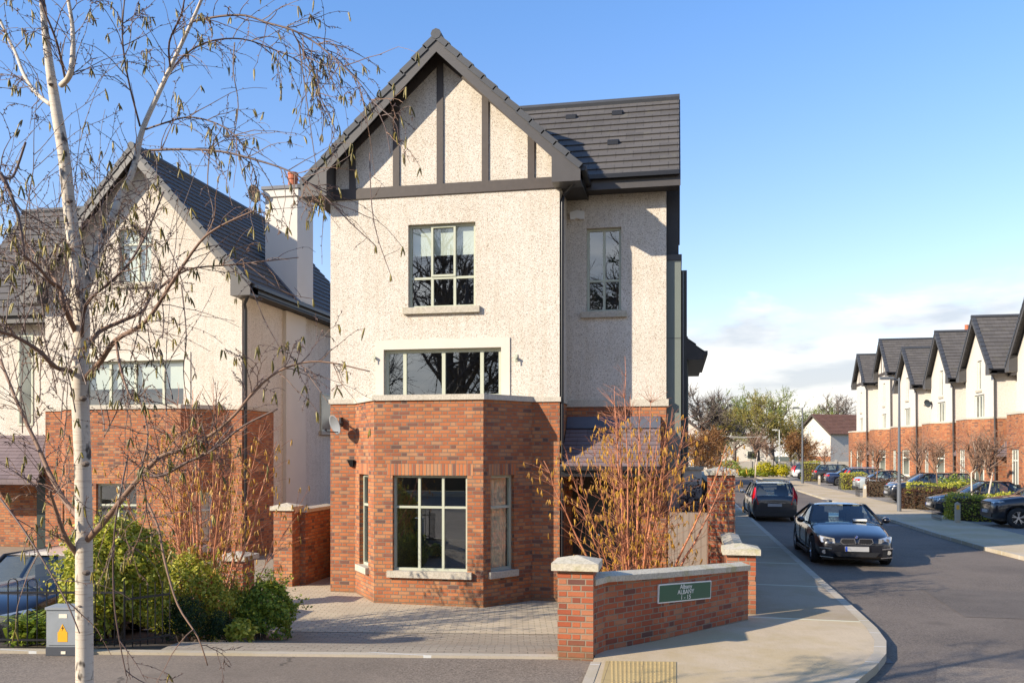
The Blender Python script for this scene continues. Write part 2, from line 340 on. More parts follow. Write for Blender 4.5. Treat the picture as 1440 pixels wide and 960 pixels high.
# ---------------------------------------------------------------- mesh builder
class MB:
    def __init__(s): s.v = []; s.f = []
    def poly(s, pts):
        k = len(s.v); s.v += [tuple(p) for p in pts]; s.f.append(tuple(range(k, k+len(pts)))); return s
    def prism(s, pts, ext):
        e = Vector(ext); a = [Vector(p) for p in pts]; k = len(s.v); n = len(a)
        nrm = sum(((a[i]-a[0]).cross(a[(i+1) % n]-a[0]) for i in range(1, n-1)), Vector())
        if nrm.dot(e) > 0: a.reverse()
        s.v += [tuple(p) for p in a]+[tuple(p+e) for p in a]
        s.f.append(tuple(range(k, k+n))); s.f.append(tuple(range(k+2*n-1, k+n-1, -1)))
        for i in range(n):
            j = (i+1) % n; s.f.append((k+j, k+i, k+n+i, k+n+j))
        return s
    def box(s, x0, x1, y0, y1, z0, z1):
        return s.prism([(x0, y0, z0), (x1, y0, z0), (x1, y1, z0), (x0, y1, z0)], (0, 0, z1-z0))
    def beam(s, a, b, w, h, up=(0, 0, 1)):
        a, b = Vector(a), Vector(b); d = (b-a).normalized(); r = d.cross(Vector(up))
        if r.length < 1e-4: r = d.cross(Vector((1, 0, 0)))
        r.normalize(); u = r.cross(d)
        return s.prism([a-r*w/2-u*h/2, a+r*w/2-u*h/2, a+r*w/2+u*h/2, a-r*w/2+u*h/2], b-a)
    def tube(s, pts, rad, n=6, cap=True):
        pts = [Vector(p) for p in pts]; m = len(pts)
        if not isinstance(rad, (list, tuple)): rad = [rad]*m
        k = len(s.v); ref = None
        for i in range(m):
            d = (pts[min(i+1, m-1)]-pts[max(i-1, 0)])
            if d.length < 1e-7: d = Vector((0, 0, 1))
            d.normalize()
            if ref is None: ref = d.orthogonal().normalized()
            else:
                ref = ref-d*ref.dot(d)
                ref = ref.normalized() if ref.length > 1e-5 else d.orthogonal().normalized()
            q = d.cross(ref)
            for j in range(n):
                a = 2*pi*j/n; s.v.append(tuple(pts[i]+(ref*cos(a)+q*sin(a))*rad[i]))
        for i in range(m-1):
            for j in range(n):
                a, b = k+i*n+j, k+i*n+(j+1) % n; s.f.append((a, b, b+n, a+n))
        if cap and n > 2: s.f.append(tuple(range(k+n-1, k-1, -1))); s.f.append(tuple(range(k+(m-1)*n, k+m*n)))
        return s
    def lathe(s, prof, c=(0, 0, 0), axis='z', n=16):
        k = len(s.v); c = Vector(c)
        for r, h in prof:
            for j in range(n):
                a = 2*pi*j/n
                p = (r*cos(a), r*sin(a), h) if axis == 'z' else ((h, r*cos(a), r*sin(a)) if axis == 'x' else (r*sin(a), h, r*cos(a)))
                s.v.append(tuple(c+Vector(p)))
        for i in range(len(prof)-1):
            for j in range(n):
                a, b = k+i*n+j, k+i*n+(j+1) % n; s.f.append((a, b, b+n, a+n))
        return s
    def grid(s, nx, ny, fn):
        k = len(s.v)
        for j in range(ny+1):
            for i in range(nx+1): s.v.append(tuple(fn(i/nx, j/ny)))
        for j in range(ny):
            for i in range(nx):
                a = k+j*(nx+1)+i; s.f.append((a, a+1, a+nx+2, a+nx+1))
        return s
    def leaf(s, p, size, up=None, asp=.5):
        d = Vector((R.gauss(0, 1), R.gauss(0, 1), R.gauss(0, 1)))
        if up is not None: d = d+Vector(up)*1.2
        d.normalize(); o = d.orthogonal().normalized(); o.rotate(Matrix.Rotation(R.random()*6.28, 3, d)); q = d.cross(o)
        a = o*size*.5; b = q*size*asp*.5; k = len(s.v)
        s.v += [tuple(p-a), tuple(p+b), tuple(p+a), tuple(p-b)]; s.f.append((k, k+1, k+2, k+3))
        return s
    def build(s, name, mat, parent=None, smooth=False, uv=False, fix=False):
        me = bpy.data.meshes.new(name); me.from_pydata(s.v, [], s.f)
        if fix:
            bm = bmesh.new(); bm.from_mesh(me); bmesh.ops.remove_doubles(bm, verts=bm.verts, dist=1e-5)
            bmesh.ops.recalc_face_normals(bm, faces=bm.faces); bm.to_mesh(me); bm.free()
        me.materials.append(mat)
        if smooth: me.polygons.foreach_set('use_smooth', [True]*len(me.polygons))
        if uv:
            L = me.uv_layers.new(name='UVMap').data
            for p in me.polygons:
                nn = p.normal; Z = Vector((0, 0, 1))
                if abs(nn.z) > .98: t = Vector((1, 0, 0)); b = Vector((0, 1, 0))
                else: t = Z.cross(nn).normalized(); b = nn.cross(t)
                for li in p.loop_indices:
                    co = me.vertices[me.loops[li].vertex_index].co; L[li].uv = (co.dot(t)+100, co.dot(b))
        me.update()
        o = bpy.data.objects.new(name, me); C.objects.link(o)
        if parent: o.parent = parent
        return o

def tag(o, label=None, cat=None, group=None, kind=None):
    if label: o['label'] = label
    if cat: o['category'] = cat
    if group: o['group'] = group
    if kind: o['kind'] = kind
    return o
def empty(name, loc=(0, 0, 0), rz=0, label=None, cat=None, group=None):
    o = bpy.data.objects.new(name, None); C.objects.link(o); o.location = loc; o.rotation_euler = (0, 0, rz)
    o.empty_display_size = .2
    return tag(o, label, cat, group)
def struct(mb, name, mat, **k):
    return tag(mb.build(name, mat, **k), kind='structure')
def copy_tree(o, parent=None):
    c = o.copy(); C.objects.link(c); c.parent = parent
    for ch in [x for x in ALLCH.get(o.name, [])] or list(o.children): copy_tree(ch, c)
    return c
ALLCH = {}

def wall(mb, p0, p1, z0, z1, holes=(), rev=.12, top=None):
    """vertical wall face from p0 to p1 (seen from outside: left to right), holes (u0,u1,z0,z1) with reveals"""
    p0 = Vector((p0[0], p0[1], 0)); p1 = Vector((p1[0], p1[1], 0)); L = (p1-p0).length; t = (p1-p0)/L
    inn = Vector((-t.y, t.x, 0))
    P = lambda u, z, dp=0: p0+t*u+inn*dp+Vector((0, 0, z))
    us = sorted({0, L, *[h[0] for h in holes], *[h[1] for h in holes]}); zs = sorted({z0, z1, *[h[2] for h in holes], *[h[3] for h in holes]})
    for a, b in zip(us, us[1:]):
        for c, d in zip(zs, zs[1:]):
            if b-a < 1e-5 or d-c < 1e-5: continue
            mu, mz = (a+b)/2, (c+d)/2
            if any(h[0] < mu < h[1] and h[2] < mz < h[3] for h in holes): continue
            mb.poly([P(a, c), P(b, c), P(b, d), P(a, d)])
    for a, b, c, d in holes:
        mb.poly([P(a, c), P(a, d), P(a, d, rev), P(a, c, rev)][::-1]); mb.poly([P(b, c), P(b, c, rev), P(b, d, rev), P(b, d)][::-1])
        mb.poly([P(a, d), P(b, d), P(b, d, rev), P(a, d, rev)][::-1]); mb.poly([P(a, c), P(a, c, rev), P(b, c, rev), P(b, c)][::-1])

def window(parent, p0, p1, u0, u1, z0, z1, cols=(), rows=(), rec=.09, fr='frame', gl='glass', sill=.1, fw=.055, inner=True, room=(.5, 2.2), blind=0, curtain=False, sash=None, sillw=.1, name='window', label=None):
    """cols: interior mullion u fractions; rows: transom z fractions"""
    p0 = Vector((p0[0], p0[1], 0)); p1 = Vector((p1[0], p1[1], 0)); t = (p1-p0).normalized(); inn = Vector((-t.y, t.x, 0))
    P = lambda u, z, dp: p0+t*u+inn*dp+Vector((0, 0, z))
    def bx(mb, a, b, c, d, dp0, dp1): mb.prism([P(a, c, dp0), P(b, c, dp0), P(b, c, dp1), P(a, c, dp1)], (0, 0, d-c))
    f = MB(); e = .001
    bx(f, u0+e, u0+fw, z0+e, z1-e, rec, rec+.07); bx(f, u1-fw, u1-e, z0+e, z1-e, rec, rec+.07)
    bx(f, u0+fw, u1-fw, z0+e, z0+fw, rec, rec+.07); bx(f, u0+fw, u1-fw, z1-fw, z1-e, rec, rec+.07)
    for c in cols:
        m = u0+(u1-u0)*c; bx(f, m-fw*.5, m+fw*.5, z0+fw, z1-fw, rec+.002, rec+.068)
    for r in rows:
        m = z0+(z1-z0)*r; bx(f, u0+fw, u1-fw, m-fw*.45, m+fw*.45, rec+.004, rec+.066)
    if sash:
        a, b, c, d = sash; a = u0+(u1-u0)*a; b = u0+(u1-u0)*b; c = z0+(z1-z0)*c; d = z0+(z1-z0)*d; w = .045
        for q in ((a, a+w, c, d), (b-w, b, c, d), (a+w, b-w, c, c+w), (a+w, b-w, d-w, d)): bx(f, *q, rec-.015, rec+.03)
    o = f.build(name, M[fr], parent, uv=True)
    if label: o['label'] = label
    g = MB(); g.poly([P(u0+fw*.5, z0+fw*.5, rec+.035), P(u1-fw*.5, z0+fw*.5, rec+.035), P(u1-fw*.5, z1-fw*.5, rec+.035), P(u0+fw*.5, z1-fw*.5, rec+.035)])
    g.build('pane', M[gl], o)
    if sill:
        s = MB(); bx(s, u0-sillw, u1+sillw, z0-.13, z0+.002, -sill*.8, .11); s.build('sill', M['stone'], o)
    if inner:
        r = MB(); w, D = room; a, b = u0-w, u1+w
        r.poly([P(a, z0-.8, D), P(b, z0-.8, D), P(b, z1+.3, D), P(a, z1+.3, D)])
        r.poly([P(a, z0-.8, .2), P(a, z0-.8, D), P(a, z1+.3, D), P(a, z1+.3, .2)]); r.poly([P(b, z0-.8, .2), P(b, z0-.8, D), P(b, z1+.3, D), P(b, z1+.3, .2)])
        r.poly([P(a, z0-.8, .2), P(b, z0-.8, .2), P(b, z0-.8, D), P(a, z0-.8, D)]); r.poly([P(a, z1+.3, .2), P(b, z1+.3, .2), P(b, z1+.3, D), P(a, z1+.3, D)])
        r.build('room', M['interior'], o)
    if blind:
        b_ = MB(); bx(b_, u0+fw, u1-fw, z1-(z1-z0)*blind, z1-.02, rec+.10, rec+.105); b_.build('blind', M['blind'], o)
    if curtain:
        c_ = MB()
        for lo, hi in curtain:
            a = u0+(u1-u0)*lo; b = u0+(u1-u0)*hi
            c_.grid(24, 1, lambda i, j: P(a+(b-a)*i, z0+.02+(z1-z0-.04)*j, rec+.16+.025*sin(i*(b-a)*70)))
        c_.build('curtain', M['curtain'], o)
    return o

def slope(mb, a, b, c, d, t=.035, ex=.3):
    """tiled slope: eave a->b, ridge d (above a), c (above b); stepped courses"""
    a, b, c, d = map(Vector, (a, b, c, d)); n = (b-a).cross(d-a).normalized()
    L = (d-a).length; k = max(2, round(L/ex))
    for i in range(k):
        f0, f1 = i/k, (i+1)/k
        l0, r0, l1, r1 = a.lerp(d, f0), b.lerp(c, f0), a.lerp(d, f1), b.lerp(c, f1)
        mb.poly([l0+n*t, r0+n*t, r1+n*.004, l1+n*.004])
        mb.poly([l0, r0, r0+n*t, l0+n*t]); mb.poly([l0, l0+n*t, l1+n*.004, l1]); mb.poly([r0+n*t, r0, r1, r1+n*.004])
# ---------------------------------------------------------------- houses
def verge_caps(mb, a, b, w=.17, h=.07, step=.36, y0=0):
    a, b = Vector(a), Vector(b); L = (b-a).length; k = max(1, round(L/step)); d = (b-a)/L
    up = Vector((1, 0, 0)).cross(Vector((0, 0, 1)))
    nrm = Vector((-d.z, 0, d.x)); nrm = nrm if nrm.z > 0 else -nrm
    for i in range(k):
        p, q = a+d*(L*i/k), a+d*(L*(i+1)/k+.03)
        mb.prism([p+Vector((0, -.03, 0))-nrm*.05, p+Vector((0, w, 0))-nrm*.05, p+Vector((0, w, 0))+nrm*(h), p+Vector((0, -.03, 0))+nrm*(h)], q-p-nrm*.028)

def gable_house(root, W, D, zs, ze, za, ov=.48, fv=.45, bay=None, holes_up=(), surround=None, timber=None, far=False, dash='dash',
                side_brick=None, box_z=.28, apex_band=None, y_back_roof=None):
    dm = M['dash_far' if far else 'dash']; br = M['brick']
    k = (za-ze)/(W+ov); zw = za-k*W-.06
    up = MB(); tmp = MB(); wall(tmp, (-W, 0), (W, 0), zs+.1, za, [(h[0]+W, h[1]+W, h[2], h[3]) for h in holes_up], .12)
    for f_ in tmp.f:
        pl_ = [Vector(tmp.v[i_]) for i_ in f_]
        for sg_ in (-1, 1):
            fn_ = lambda p: (za-.06)-k*sg_*p.x-p.z; out_ = []
            for i_ in range(len(pl_)):
                a_, b_ = pl_[i_], pl_[(i_+1) % len(pl_)]; fa, fb = fn_(a_), fn_(b_)
                if fa >= 0: out_.append(a_)
                if (fa > 0) != (fb > 0) and abs(fa-fb) > 1e-9: out_.append(a_.lerp(b_, fa/(fa-fb)))
            pl_ = out_
            if len(pl_) < 3: break
        if len(pl_) >= 3: up.poly(pl_)
    for sx in (-1, 1):
        if sx < 0: wall(up, (-W, D), (-W, 0), zs+.1, zw)
        else: wall(up, (W, 0), (W, D), zs+.1, zw)
    wall(up, (W, D), (-W, D), 0, zw); up.poly([(W, D, zw), (-W, D, zw), (0, D, za-.06)])
    if side_brick is not None:
        wall(up, (-W, D), (-W, side_brick), 0, zs+.1); wall(up, (W, side_brick), (W, D), 0, zs+.1)
    up.build('render_wall', dm, root, uv=True)
    sb = D if side_brick is None else side_brick
    lo = MB()
    if bay:
        bf, bb, bd = bay[:3]
        wall(lo, (-W, 0), (W, 0), -.6, zs, [(W-bb, W+bb, -.6, zs-.02)], .005)
    else: wall(lo, (-W, 0), (W, 0), -.6, zs)
    wall(lo, (-W, sb), (-W, 0), -.6, zs+.02); wall(lo, (W, 0), (W, sb), -.6, zs+.02)
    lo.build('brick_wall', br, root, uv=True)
    if bay:
        bf, bb, bd, fh, sh = bay[:5]
        b = MB(); wall(b, (-bb, 0), (-bf, -bd), -.6, zs, sh[0], .11); wall(b, (-bf, -bd), (bf, -bd), -.6, zs, fh, .11); wall(b, (bf, -bd), (bb, 0), -.6, zs, sh[1], .11)
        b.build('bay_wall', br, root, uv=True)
    s = MB(); e = .045
    if bay:
        dx, dy = bb-bf, bd; l = sqrt(dx*dx+dy*dy); nx, ny = dy/l, dx/l
        s.prism([(-bb-nx*e*1.3, -.01, zs), (-bf-e*.55, -bd-e, zs), (bf+e*.55, -bd-e, zs), (bb+nx*e*1.3, -.01, zs), (bb, .1, zs), (-bb, .1, zs)], (0, 0, .11))
    for a, c in ((-W-.03, -(bb+.03) if bay else 0), ((bb+.03) if bay else 0, W+.03)): s.box(a, c, -.035, .02, zs+.002, zs+.1)
    s.box(W-.01, W+.035, .021, sb, zs+.002, zs+.1); s.box(-W-.035, -W+.01, .021, sb, zs+.002, zs+.1)
    s.build('string_course', M['string'], root)
    if surround:
        x0, x1, z0, z1, t = surround; q = MB(); y = -.025
        q.box(x0-t, x0, y, .01, z0, z1+t*1.1); q.box(x1, x1+t, y, .01, z0, z1+t*1.1); q.box(x0, x1, y, .01, z1, z1+t*1.1)
        q.build('window_surround', M['smooth'], root)
    # roof
    r = MB(); H = W+ov; yb = D+.2 if y_back_roof is None else y_back_roof
    slope(r, (-H, yb, ze), (-H, -fv, ze), (0, -fv, za), (0, yb, za)); slope(r, (H, -fv, ze), (H, yb, ze), (0, yb, za), (0, -fv, za))
    ro = r.build('roof', M['tile'], root, uv=True)
    u = MB(); u.poly([(-H, -fv+.02, ze-.004), (0, -fv+.02, za-.004), (0, yb, za-.004), (-H, yb, ze-.004)]); u.poly([(H, -fv+.02, ze-.004), (H, yb, ze-.004), (0, yb, za-.004), (0, -fv+.02, za-.004)])
    for sx in (-1, 1):
        u.box(min(sx*(W-.02), sx*H), max(sx*(W-.02), sx*H), -fv+.03, yb-.1, ze-.20, ze-.17)
    u.build('soffit', M['soffit'], ro)
    rt = MB(); rt.tube([(0, -fv-.04, za+.02), (0, yb, za+.02)], .11, 8); rt.build('ridge_tiles', M['ridge'], ro, smooth=False)
    vc = MB(); verge_caps(vc, (-H, -fv, ze), (0, -fv, za)); verge_caps(vc, (H, -fv, ze), (0, -fv, za)); vc.build('verge_tiles', M['ridge'], ro)
    # bargeboards + box ends
    bg = MB(); dn = .24*sqrt(1+k*k)
    for sx in (-1, 1):
        bg.prism([(sx*H, -fv-.005, ze-.03), (0, -fv-.005, za-.03), (0, -fv-.005, za-dn), (sx*(W-.1), -fv-.005, za-dn-k*(W-.1)), (sx*(W-.1), -fv-.005, ze-box_z), (sx*H, -fv-.005, ze-box_z)] if True else [], (0, .03, 0))
    bg.build('bargeboard', M['barge'], root)
    for sx in (-1, 1): MB().prism([(sx*(W-.1), 0, ze-box_z), (sx*H, 0, ze-box_z), (sx*H, 0, ze-.05), (sx*(W-.1), 0, ze-.05+k*(H-W))], (0, -fv+.03, 0)).build('eaves_box', M['dark'], root)
    for sx in (-1, 1):
        g = MB(); g.beam((sx*(H+.05), -fv+.05, ze-.02), (sx*(H+.05), yb, ze-.02), .11, .09); g.box(min(sx*(H-.02), sx*H), max(sx*(H-.02), sx*H), -fv+.03, yb-.1, ze-.22, ze-.0)
        g.build('gutter', M['black'], root)
    if timber:
        zb, zt, posts = timber; tb = MB(); pr = -.035
        tb.box(-W-.01, W+.01, pr, .01, zb, zt)
        for x in posts:
            tp = za-.06-k*abs(x)-.02
            if tp > zt: tb.prism([(x-.07, pr+.002, zt), (x+.07, pr+.002, zt), (x+.07, pr+.002, tp), (x-.07, pr+.002, tp)], (0, .03, 0))
        for sx in (-1, 1):
            tb.prism([(0, pr+.004, za-.07), (sx*W, pr+.004, za-.07-k*W), (sx*W, pr+.004, zb), (sx*(W-.13), pr+.004, zb), (sx*(W-.13), pr+.004, za-.07-k*W-.02), (0, pr+.004, za-.07-.2*sqrt(1+k*k))], (0, .03, 0))
        tb.build('timber_framing', M['timber'], root)
    return k

def soldier(root, p0, p1, u0, u1, z, h=.225):
    p0 = Vector((*p0, 0)); p1 = Vector((*p1, 0)); t = (p1-p0).normalized(); o = Vector((t.y, -t.x, 0))*.004
    m = MB(); a = p0+t*(u0-.12)+o; b = p0+t*(u1+.12)+o
    m.prism([a+Vector((0, 0, z)), b+Vector((0, 0, z)), b+Vector((0, 0, z+h)), a+Vector((0, 0, z+h))], -o*.9)
    m.build('soldier_course', M['brick_soldier'], root, uv=True)

def wing(root, x0, x1, y, zs, ze, zr, depth, holes=(), rside=True, far=False, ovx=.27, lower='brick', roof_x0=None, tile='tile'):
    """recessed wing with ridge parallel to the facade"""
    dm = M['dash_far' if far else 'dash']; fo = .45; yr = y+depth/2; yb = y+depth
    w = MB(); wall(w, (x0, y), (x1, y), zs+.1, ze-.1, [(h[0]-x0, h[1]-x0, h[2], h[3]) for h in holes])
    if rside: wall(w, (x1, y), (x1, yb), zs+.1, ze-.1); w.poly([(x1, y, ze-.1), (x1, yb, ze-.1), (x1, yr, zr-.15)])
    else: wall(w, (x0, yb), (x0, y), zs+.1, ze-.1); w.poly([(x0, yb, ze-.1), (x0, y, ze-.1), (x0, yr, zr-.15)])
    wall(w, (x1, yb), (x0, yb), 0, ze-.1); w.build('wing_render_wall', dm, root, uv=True)
    b = MB(); xa, xb = (x0, x1+ovx) if rside else (x0-ovx, x1)
    if roof_x0 is not None: xa = roof_x0
    slope(b, (xa, y-fo, ze), (xb, y-fo, ze), (xb, yr, zr), (xa, yr, zr)); slope(b, (xb, yb+fo, ze), (xa, yb+fo, ze), (xa, yr, zr), (xb, yr, zr))
    o = b.build('wing_roof', M[tile], root, uv=True)
    u = MB(); u.poly([(xa, y-fo, ze-.006), (xa, yr, zr-.006), (xb, yr, zr-.006), (xb, y-fo, ze-.006)]); u.poly([(xa, yb+fo, ze-.006), (xb, yb+fo, ze-.006), (xb, yr, zr-.006), (xa, yr, zr-.006)])
    ex = x1 if rside else x0; u.box(x0 if rside else x0-ovx, x1+ovx if rside else x1, y-fo+.03, y+.02, ze-.25, ze-.22)
    u.build('wing_soffit', M['soffit'], o)
    t = MB(); t.tube([(xa, yr, zr+.02), (xb+.02, yr, zr+.02)], .1, 8); t.build('wing_ridge_tiles', M['ridge'], o)
    f = MB(); xg0, xg1 = (x0+.02, x1+ovx) if rside else (x0-ovx, x1-.02)
    f.box(xg0, xg1, y-fo, y-fo+.03, ze-.27, ze-.03)
    vx = xb if rside else xa; d = (1 if rside else -1)
    for s_ in (-1, 1):
        ye = y-fo if s_ < 0 else yb+fo
        f.prism([(vx, ye, ze-.02), (vx, yr, zr-.02), (vx, yr, zr-.30), (vx, ye, ze-.28)], (.03*d, 0, 0))
    f.build('fascia', M['barge'], root)
    g = MB(); g.beam((xg0+.3, y-fo-.06, ze-.02), (xg1, y-fo-.06, ze-.02), .11, .09); g.build('wing_gutter', M['black'], root)

# ======== main house
BY = 17.63; BX = -4.873; BZ = .05
house = empty('brick_and_render_house', (BX, BY, BZ), 0, 'tall three-storey house with red brick bay below cream pebble dash and dark timbered gable', 'house')
hx = lambda px, y=0: X_at(px, BY+y)-BX
hz = lambda py, px=620, y=0: Z_at(py, X_at(px, BY+y), BY+y)-BZ
W_ = 2.5; ZS = 4.12
bf, bb, bd = 1.13, 1.93, 1.05
upw = (hx(574), hx(668.5), hz(432, 620), hz(314, 620))
ffw = (hx(540), hx(705), ZS+.11, hz(490, 620))
fwin = (hx(552, -bd), hx(657, -bd), hz(803, 605, -bd), hz(668, 605, -bd))
Lc = sqrt((bb-bf)**2+bd**2)
def cu(px, p0, p1):   # distance along cant where pixel px falls
    best = min((abs((CX+F*((X*CA+Y*SA)/(Y*CA-X*SA)))-px), i) for i in range(0, 201) for X, Y in [(BX+p0[0]+(p1[0]-p0[0])*i/200, BY+p0[1]+(p1[1]-p0[1])*i/200)])
    return best[1]/200*Lc
P_L0, P_L1, P_R0, P_R1 = (-bb, 0), (-bf, -bd), (bf, -bd), (bb, 0)
rw = (cu(690, P_R0, P_R1), cu(723, P_R0, P_R1)); lw = (.3, .3+(rw[1]-rw[0]))
wz0, wz1 = fwin[2], fwin[3]
zap = Z_at(50, X_at(612, BY-.45), BY-.45)-BZ
zev = Z_at(257, X_at(425, BY-.45), BY-.45)-BZ-.02
gable_house(house, W_, 8.2, ZS, zev, zap, bay=(bf, bb, bd, [(fwin[0]+bf, fwin[1]+bf, wz0, wz1)], ([(lw[0], lw[1], wz0+.0, wz1)], [(rw[0], rw[1], wz0, wz1)])),
            holes_up=[upw, ffw], surround=(ffw[0], ffw[1], ffw[2], ffw[3], .185),
            timber=(hz(275, 600), hz(260, 600), [hx(496), hx(557.5), hx(619), hx(682.5), hx(747)]))
window(house, (-W_, 0), (W_, 0), upw[0]+W_, upw[1]+W_, upw[2], upw[3], (.345, .68), (.36,), blind=.36, sash=(.33, .695, .375, .985), label='three-light second floor window with half-drawn blinds')
window(house, (-W_, 0), (W_, 0), ffw[0]+W_, ffw[1]+W_, ffw[2], ffw[3], (.17, .505, .83), (), sill=0, fw=.075, label='wide low four-light first floor window with pale surround')
window(house, (-bf, -bd), (bf, -bd), fwin[0]+bf, fwin[1]+bf, wz0, wz1, (.345, .665), (.665,), fw=.05, room=(-.02, 1.6), label='large six-pane front window of the bay')
window(house, P_L0, P_L1, lw[0], lw[1], wz0, wz1, (), (.665,), fw=.055, room=(-.01, .5), sillw=.06, label='narrow left side window of the bay')
window(house, P_R0, P_R1, rw[0], rw[1], wz0, wz1, (), (.665,), fw=.055, room=(-.01, .5), sillw=.06, curtain=[(.15, .95)], label='narrow right side window of the bay with tan curtain')
soldier(house, (-bf, -bd), (bf, -bd), fwin[0]+bf, fwin[1]+bf, wz1)
soldier(house, P_L0, P_L1, lw[0]+.08, lw[1]-.08, wz1); soldier(house, P_R0, P_R1, rw[0]+.06, rw[1]-.08, wz1)
for px in (528, 726):
    m = MB(); x = hx(px); z = hz(503, px); m.lathe([(0, -.10), (.03, -.10), (.03, -.04), (.015, -.03), (.015, 0)], (x, 0, z), 'y', 10); m.box(x-.03, x+.03, -.02, 0, z-.07, z+.07); m.tube([(x, -.05, z), (x, -.09, z-.03), (x, -.09, z-.1)], .012, 6)
    m.build('wall_bracket', M['frame'], house)
# wing
WY = 18.8-BY; wx0, wx1 = W_-.02, -.226-BX
ww = (hx(825, WY), hx(873.5, WY), hz(438, 850, WY), hz(320, 850, WY))
zwe = hz(246, 890, WY-.45); zwr = hz(147, 850, WY+2.2)
wing(house, wx0, wx1, WY, ZS, zwe, zwr, 4.4, [ww], roof_x0=0.6)
m = MB(); m.box(wx0, wx1+.05, WY-.035, WY+.02, ZS-.05, ZS+.1); m.box(wx1-.01, wx1+.05, WY+.021, WY+4.4, ZS-.05, ZS+.1); m.build('wing_string_course', M['string'], house)
window(house, (wx0, WY), (wx1, WY), ww[0]-wx0, ww[1]-wx0, ww[2], ww[3], (.5,), (.375,), label='tall narrow four-pane window of the side wing', sillw=.12)
vents = [(803, 168), (868, 163), (862, 204)]
for px, py in vents:
    best = None
    for i in range(100):
        yy = WY-.45+i*.0265; zz = zwe+(zwr-zwe)*(i*.0265)/2.65
        if abs(hz(py, px, yy)-zz) < .05: best = (hx(px, yy), yy, zz)
    if best: x, y, z = best; MB().prism([(x-.12, y-.1, z-.06), (x+.12, y-.1, z-.06), (x+.12, y-.1, z+.03), (x-.12, y-.1, z+.03)], (0, .3, .14)).build('roof_vent', M['black'], house)
# ground floor of the wing: brick above porch, brick pier right, door recess
d0, d1 = hx(803, WY), hx(902, WY); zd = hz(662, 850, WY)
m = MB(); wall(m, (wx0, WY), (wx1, WY), -.6, ZS-.05, [(d0-wx0, d1-wx0, -.6, zd)], .35); wall(m, (wx1, WY), (wx1, WY+4.4), -.6, ZS-.05)
m.build('wing_brick_wall', M['brick'], house, uv=True)
m = MB(); m.box(d0-.05, d1+.05, WY+.36, WY+.40, -.6, zd+.05); m.build('porch_back_wall', M['interior'], house)
dx0, dx1 = hx(818, WY+.3), hx(893, WY+.3)
m = MB(); m.box(dx0, dx1-.42, WY+.29, WY+.34, .02, 2.15); dr = m.build('front_door', M['door'], house)
m = MB()
for a, b in ((.08, .43), (.5, .87)):
    for c, d in ((.2, .95), (1.08, 2.0)): 
        w_ = dx1-.42-dx0; m.box(dx0+w_*a, dx0+w_*b, WY+.27, WY+.289, c, d)
m.build('door_panel', M['door'], dr)
m = MB(); m.lathe([(0, -.07), (.03, -.06), (.04, -.03), (.02, 0)], ((dx0+dx1-.42)/2, WY+.29, 1.25), 'y', 12); m.tube([(dx0+.1, WY+.27, 1.1), (dx0+.1, WY+.22, 1.1), (dx0+.1, WY+.22, 1.4), (dx0+.1, WY+.27, 1.4)], .014, 6); m.build('handle', M['chrome'], dr)
m = MB(); m.box(dx0-.08, dx0, WY+.25, WY+.35, 0, 2.25); m.box(dx1-.42, dx1-.35, WY+.25, WY+.35, 0, 2.25); m.box(dx0-.08, dx1+.02, WY+.25, WY+.35, 2.15, 2.25); m.box(dx1, dx1+.06, WY+.25, WY+.35, 0, 2.25); m.build('door_frame', M['timber'], house)
m = MB(); m.box(dx1-.35, dx1, WY+.3, WY+.32, .1, 2.15); m.build('door_sidelight', M['glass_far'], house)
# porch roof
pz0, pz1 = hz(656, 850, -.0), hz(603, 850, WY-.25); py0 = -.02
m = MB(); a0, a1 = W_+.02, wx1-.12
slope(m, (a0, py0, pz0), (a1, py0, pz0), (a1, WY-.2, pz1), (a0, WY-.2, pz1), .02, .14)
m.poly([(a0, py0, pz0-.01), (a0, WY-.2, pz1-.01), (a1, WY-.2, pz1-.01), (a1, py0, pz0-.01)]); m.poly([(a1, py0, pz0), (a1, WY, pz0), (a1, WY, pz1), (a1, WY-.2, pz1)])
pr = m.build('porch_roof', M['tile_plum'], house, uv=True)
m = MB(); m.poly([(a0, WY-.24, pz1+.02), (a1, WY-.24, pz1+.02), (a1, WY-.01, pz1+.28), (a0, WY-.01, pz1+.28)]); m.build('lead_flashing', M['lead'], pr)
m = MB(); m.box(a0, a1, py0-.01, py0+.03, pz0-.2, pz0-.02); m.box(a0, a1, py0+.03, WY, pz0-.2, pz0-.17); m.beam((a0, py0-.06, pz0-.03), (a1, py0-.06, pz0-.03), .1, .08); m.build('porch_fascia', M['black'], pr)
# oriel clad in green panels on the side wall
oz = hz(366, 945, WY+.15)
m = MB(); ox = X_at(957.5, BY+WY+.15)-BX
m.box(wx1+.002, ox, WY+.15, WY+3.2, 2.75, oz); o = m.build('side_oriel', M['clad'], house)
m = MB(); m.box(wx1+.003, ox+.02, WY+.13, WY+3.24, oz, oz+.12); m.build('oriel_cap', M['barge'], o)
m = MB(); zz = hz(476, 945, WY+.15)
m.box(wx1+.003, ox+.004, WY+.145, WY+.15, zz, zz+.014); m.tube([(ox+.03, WY+.4, 2.4), (ox+.03, WY+.4, oz-.2)], .03, 8); m.build('panel_joint', M['dark'], o)
m = MB(); m.box(wx1+.004, wx1+.262, WY+.25, WY+1.6, oz+.13, zwe+.2); m.build('verge_soffit_panel', M['soffit'], house)
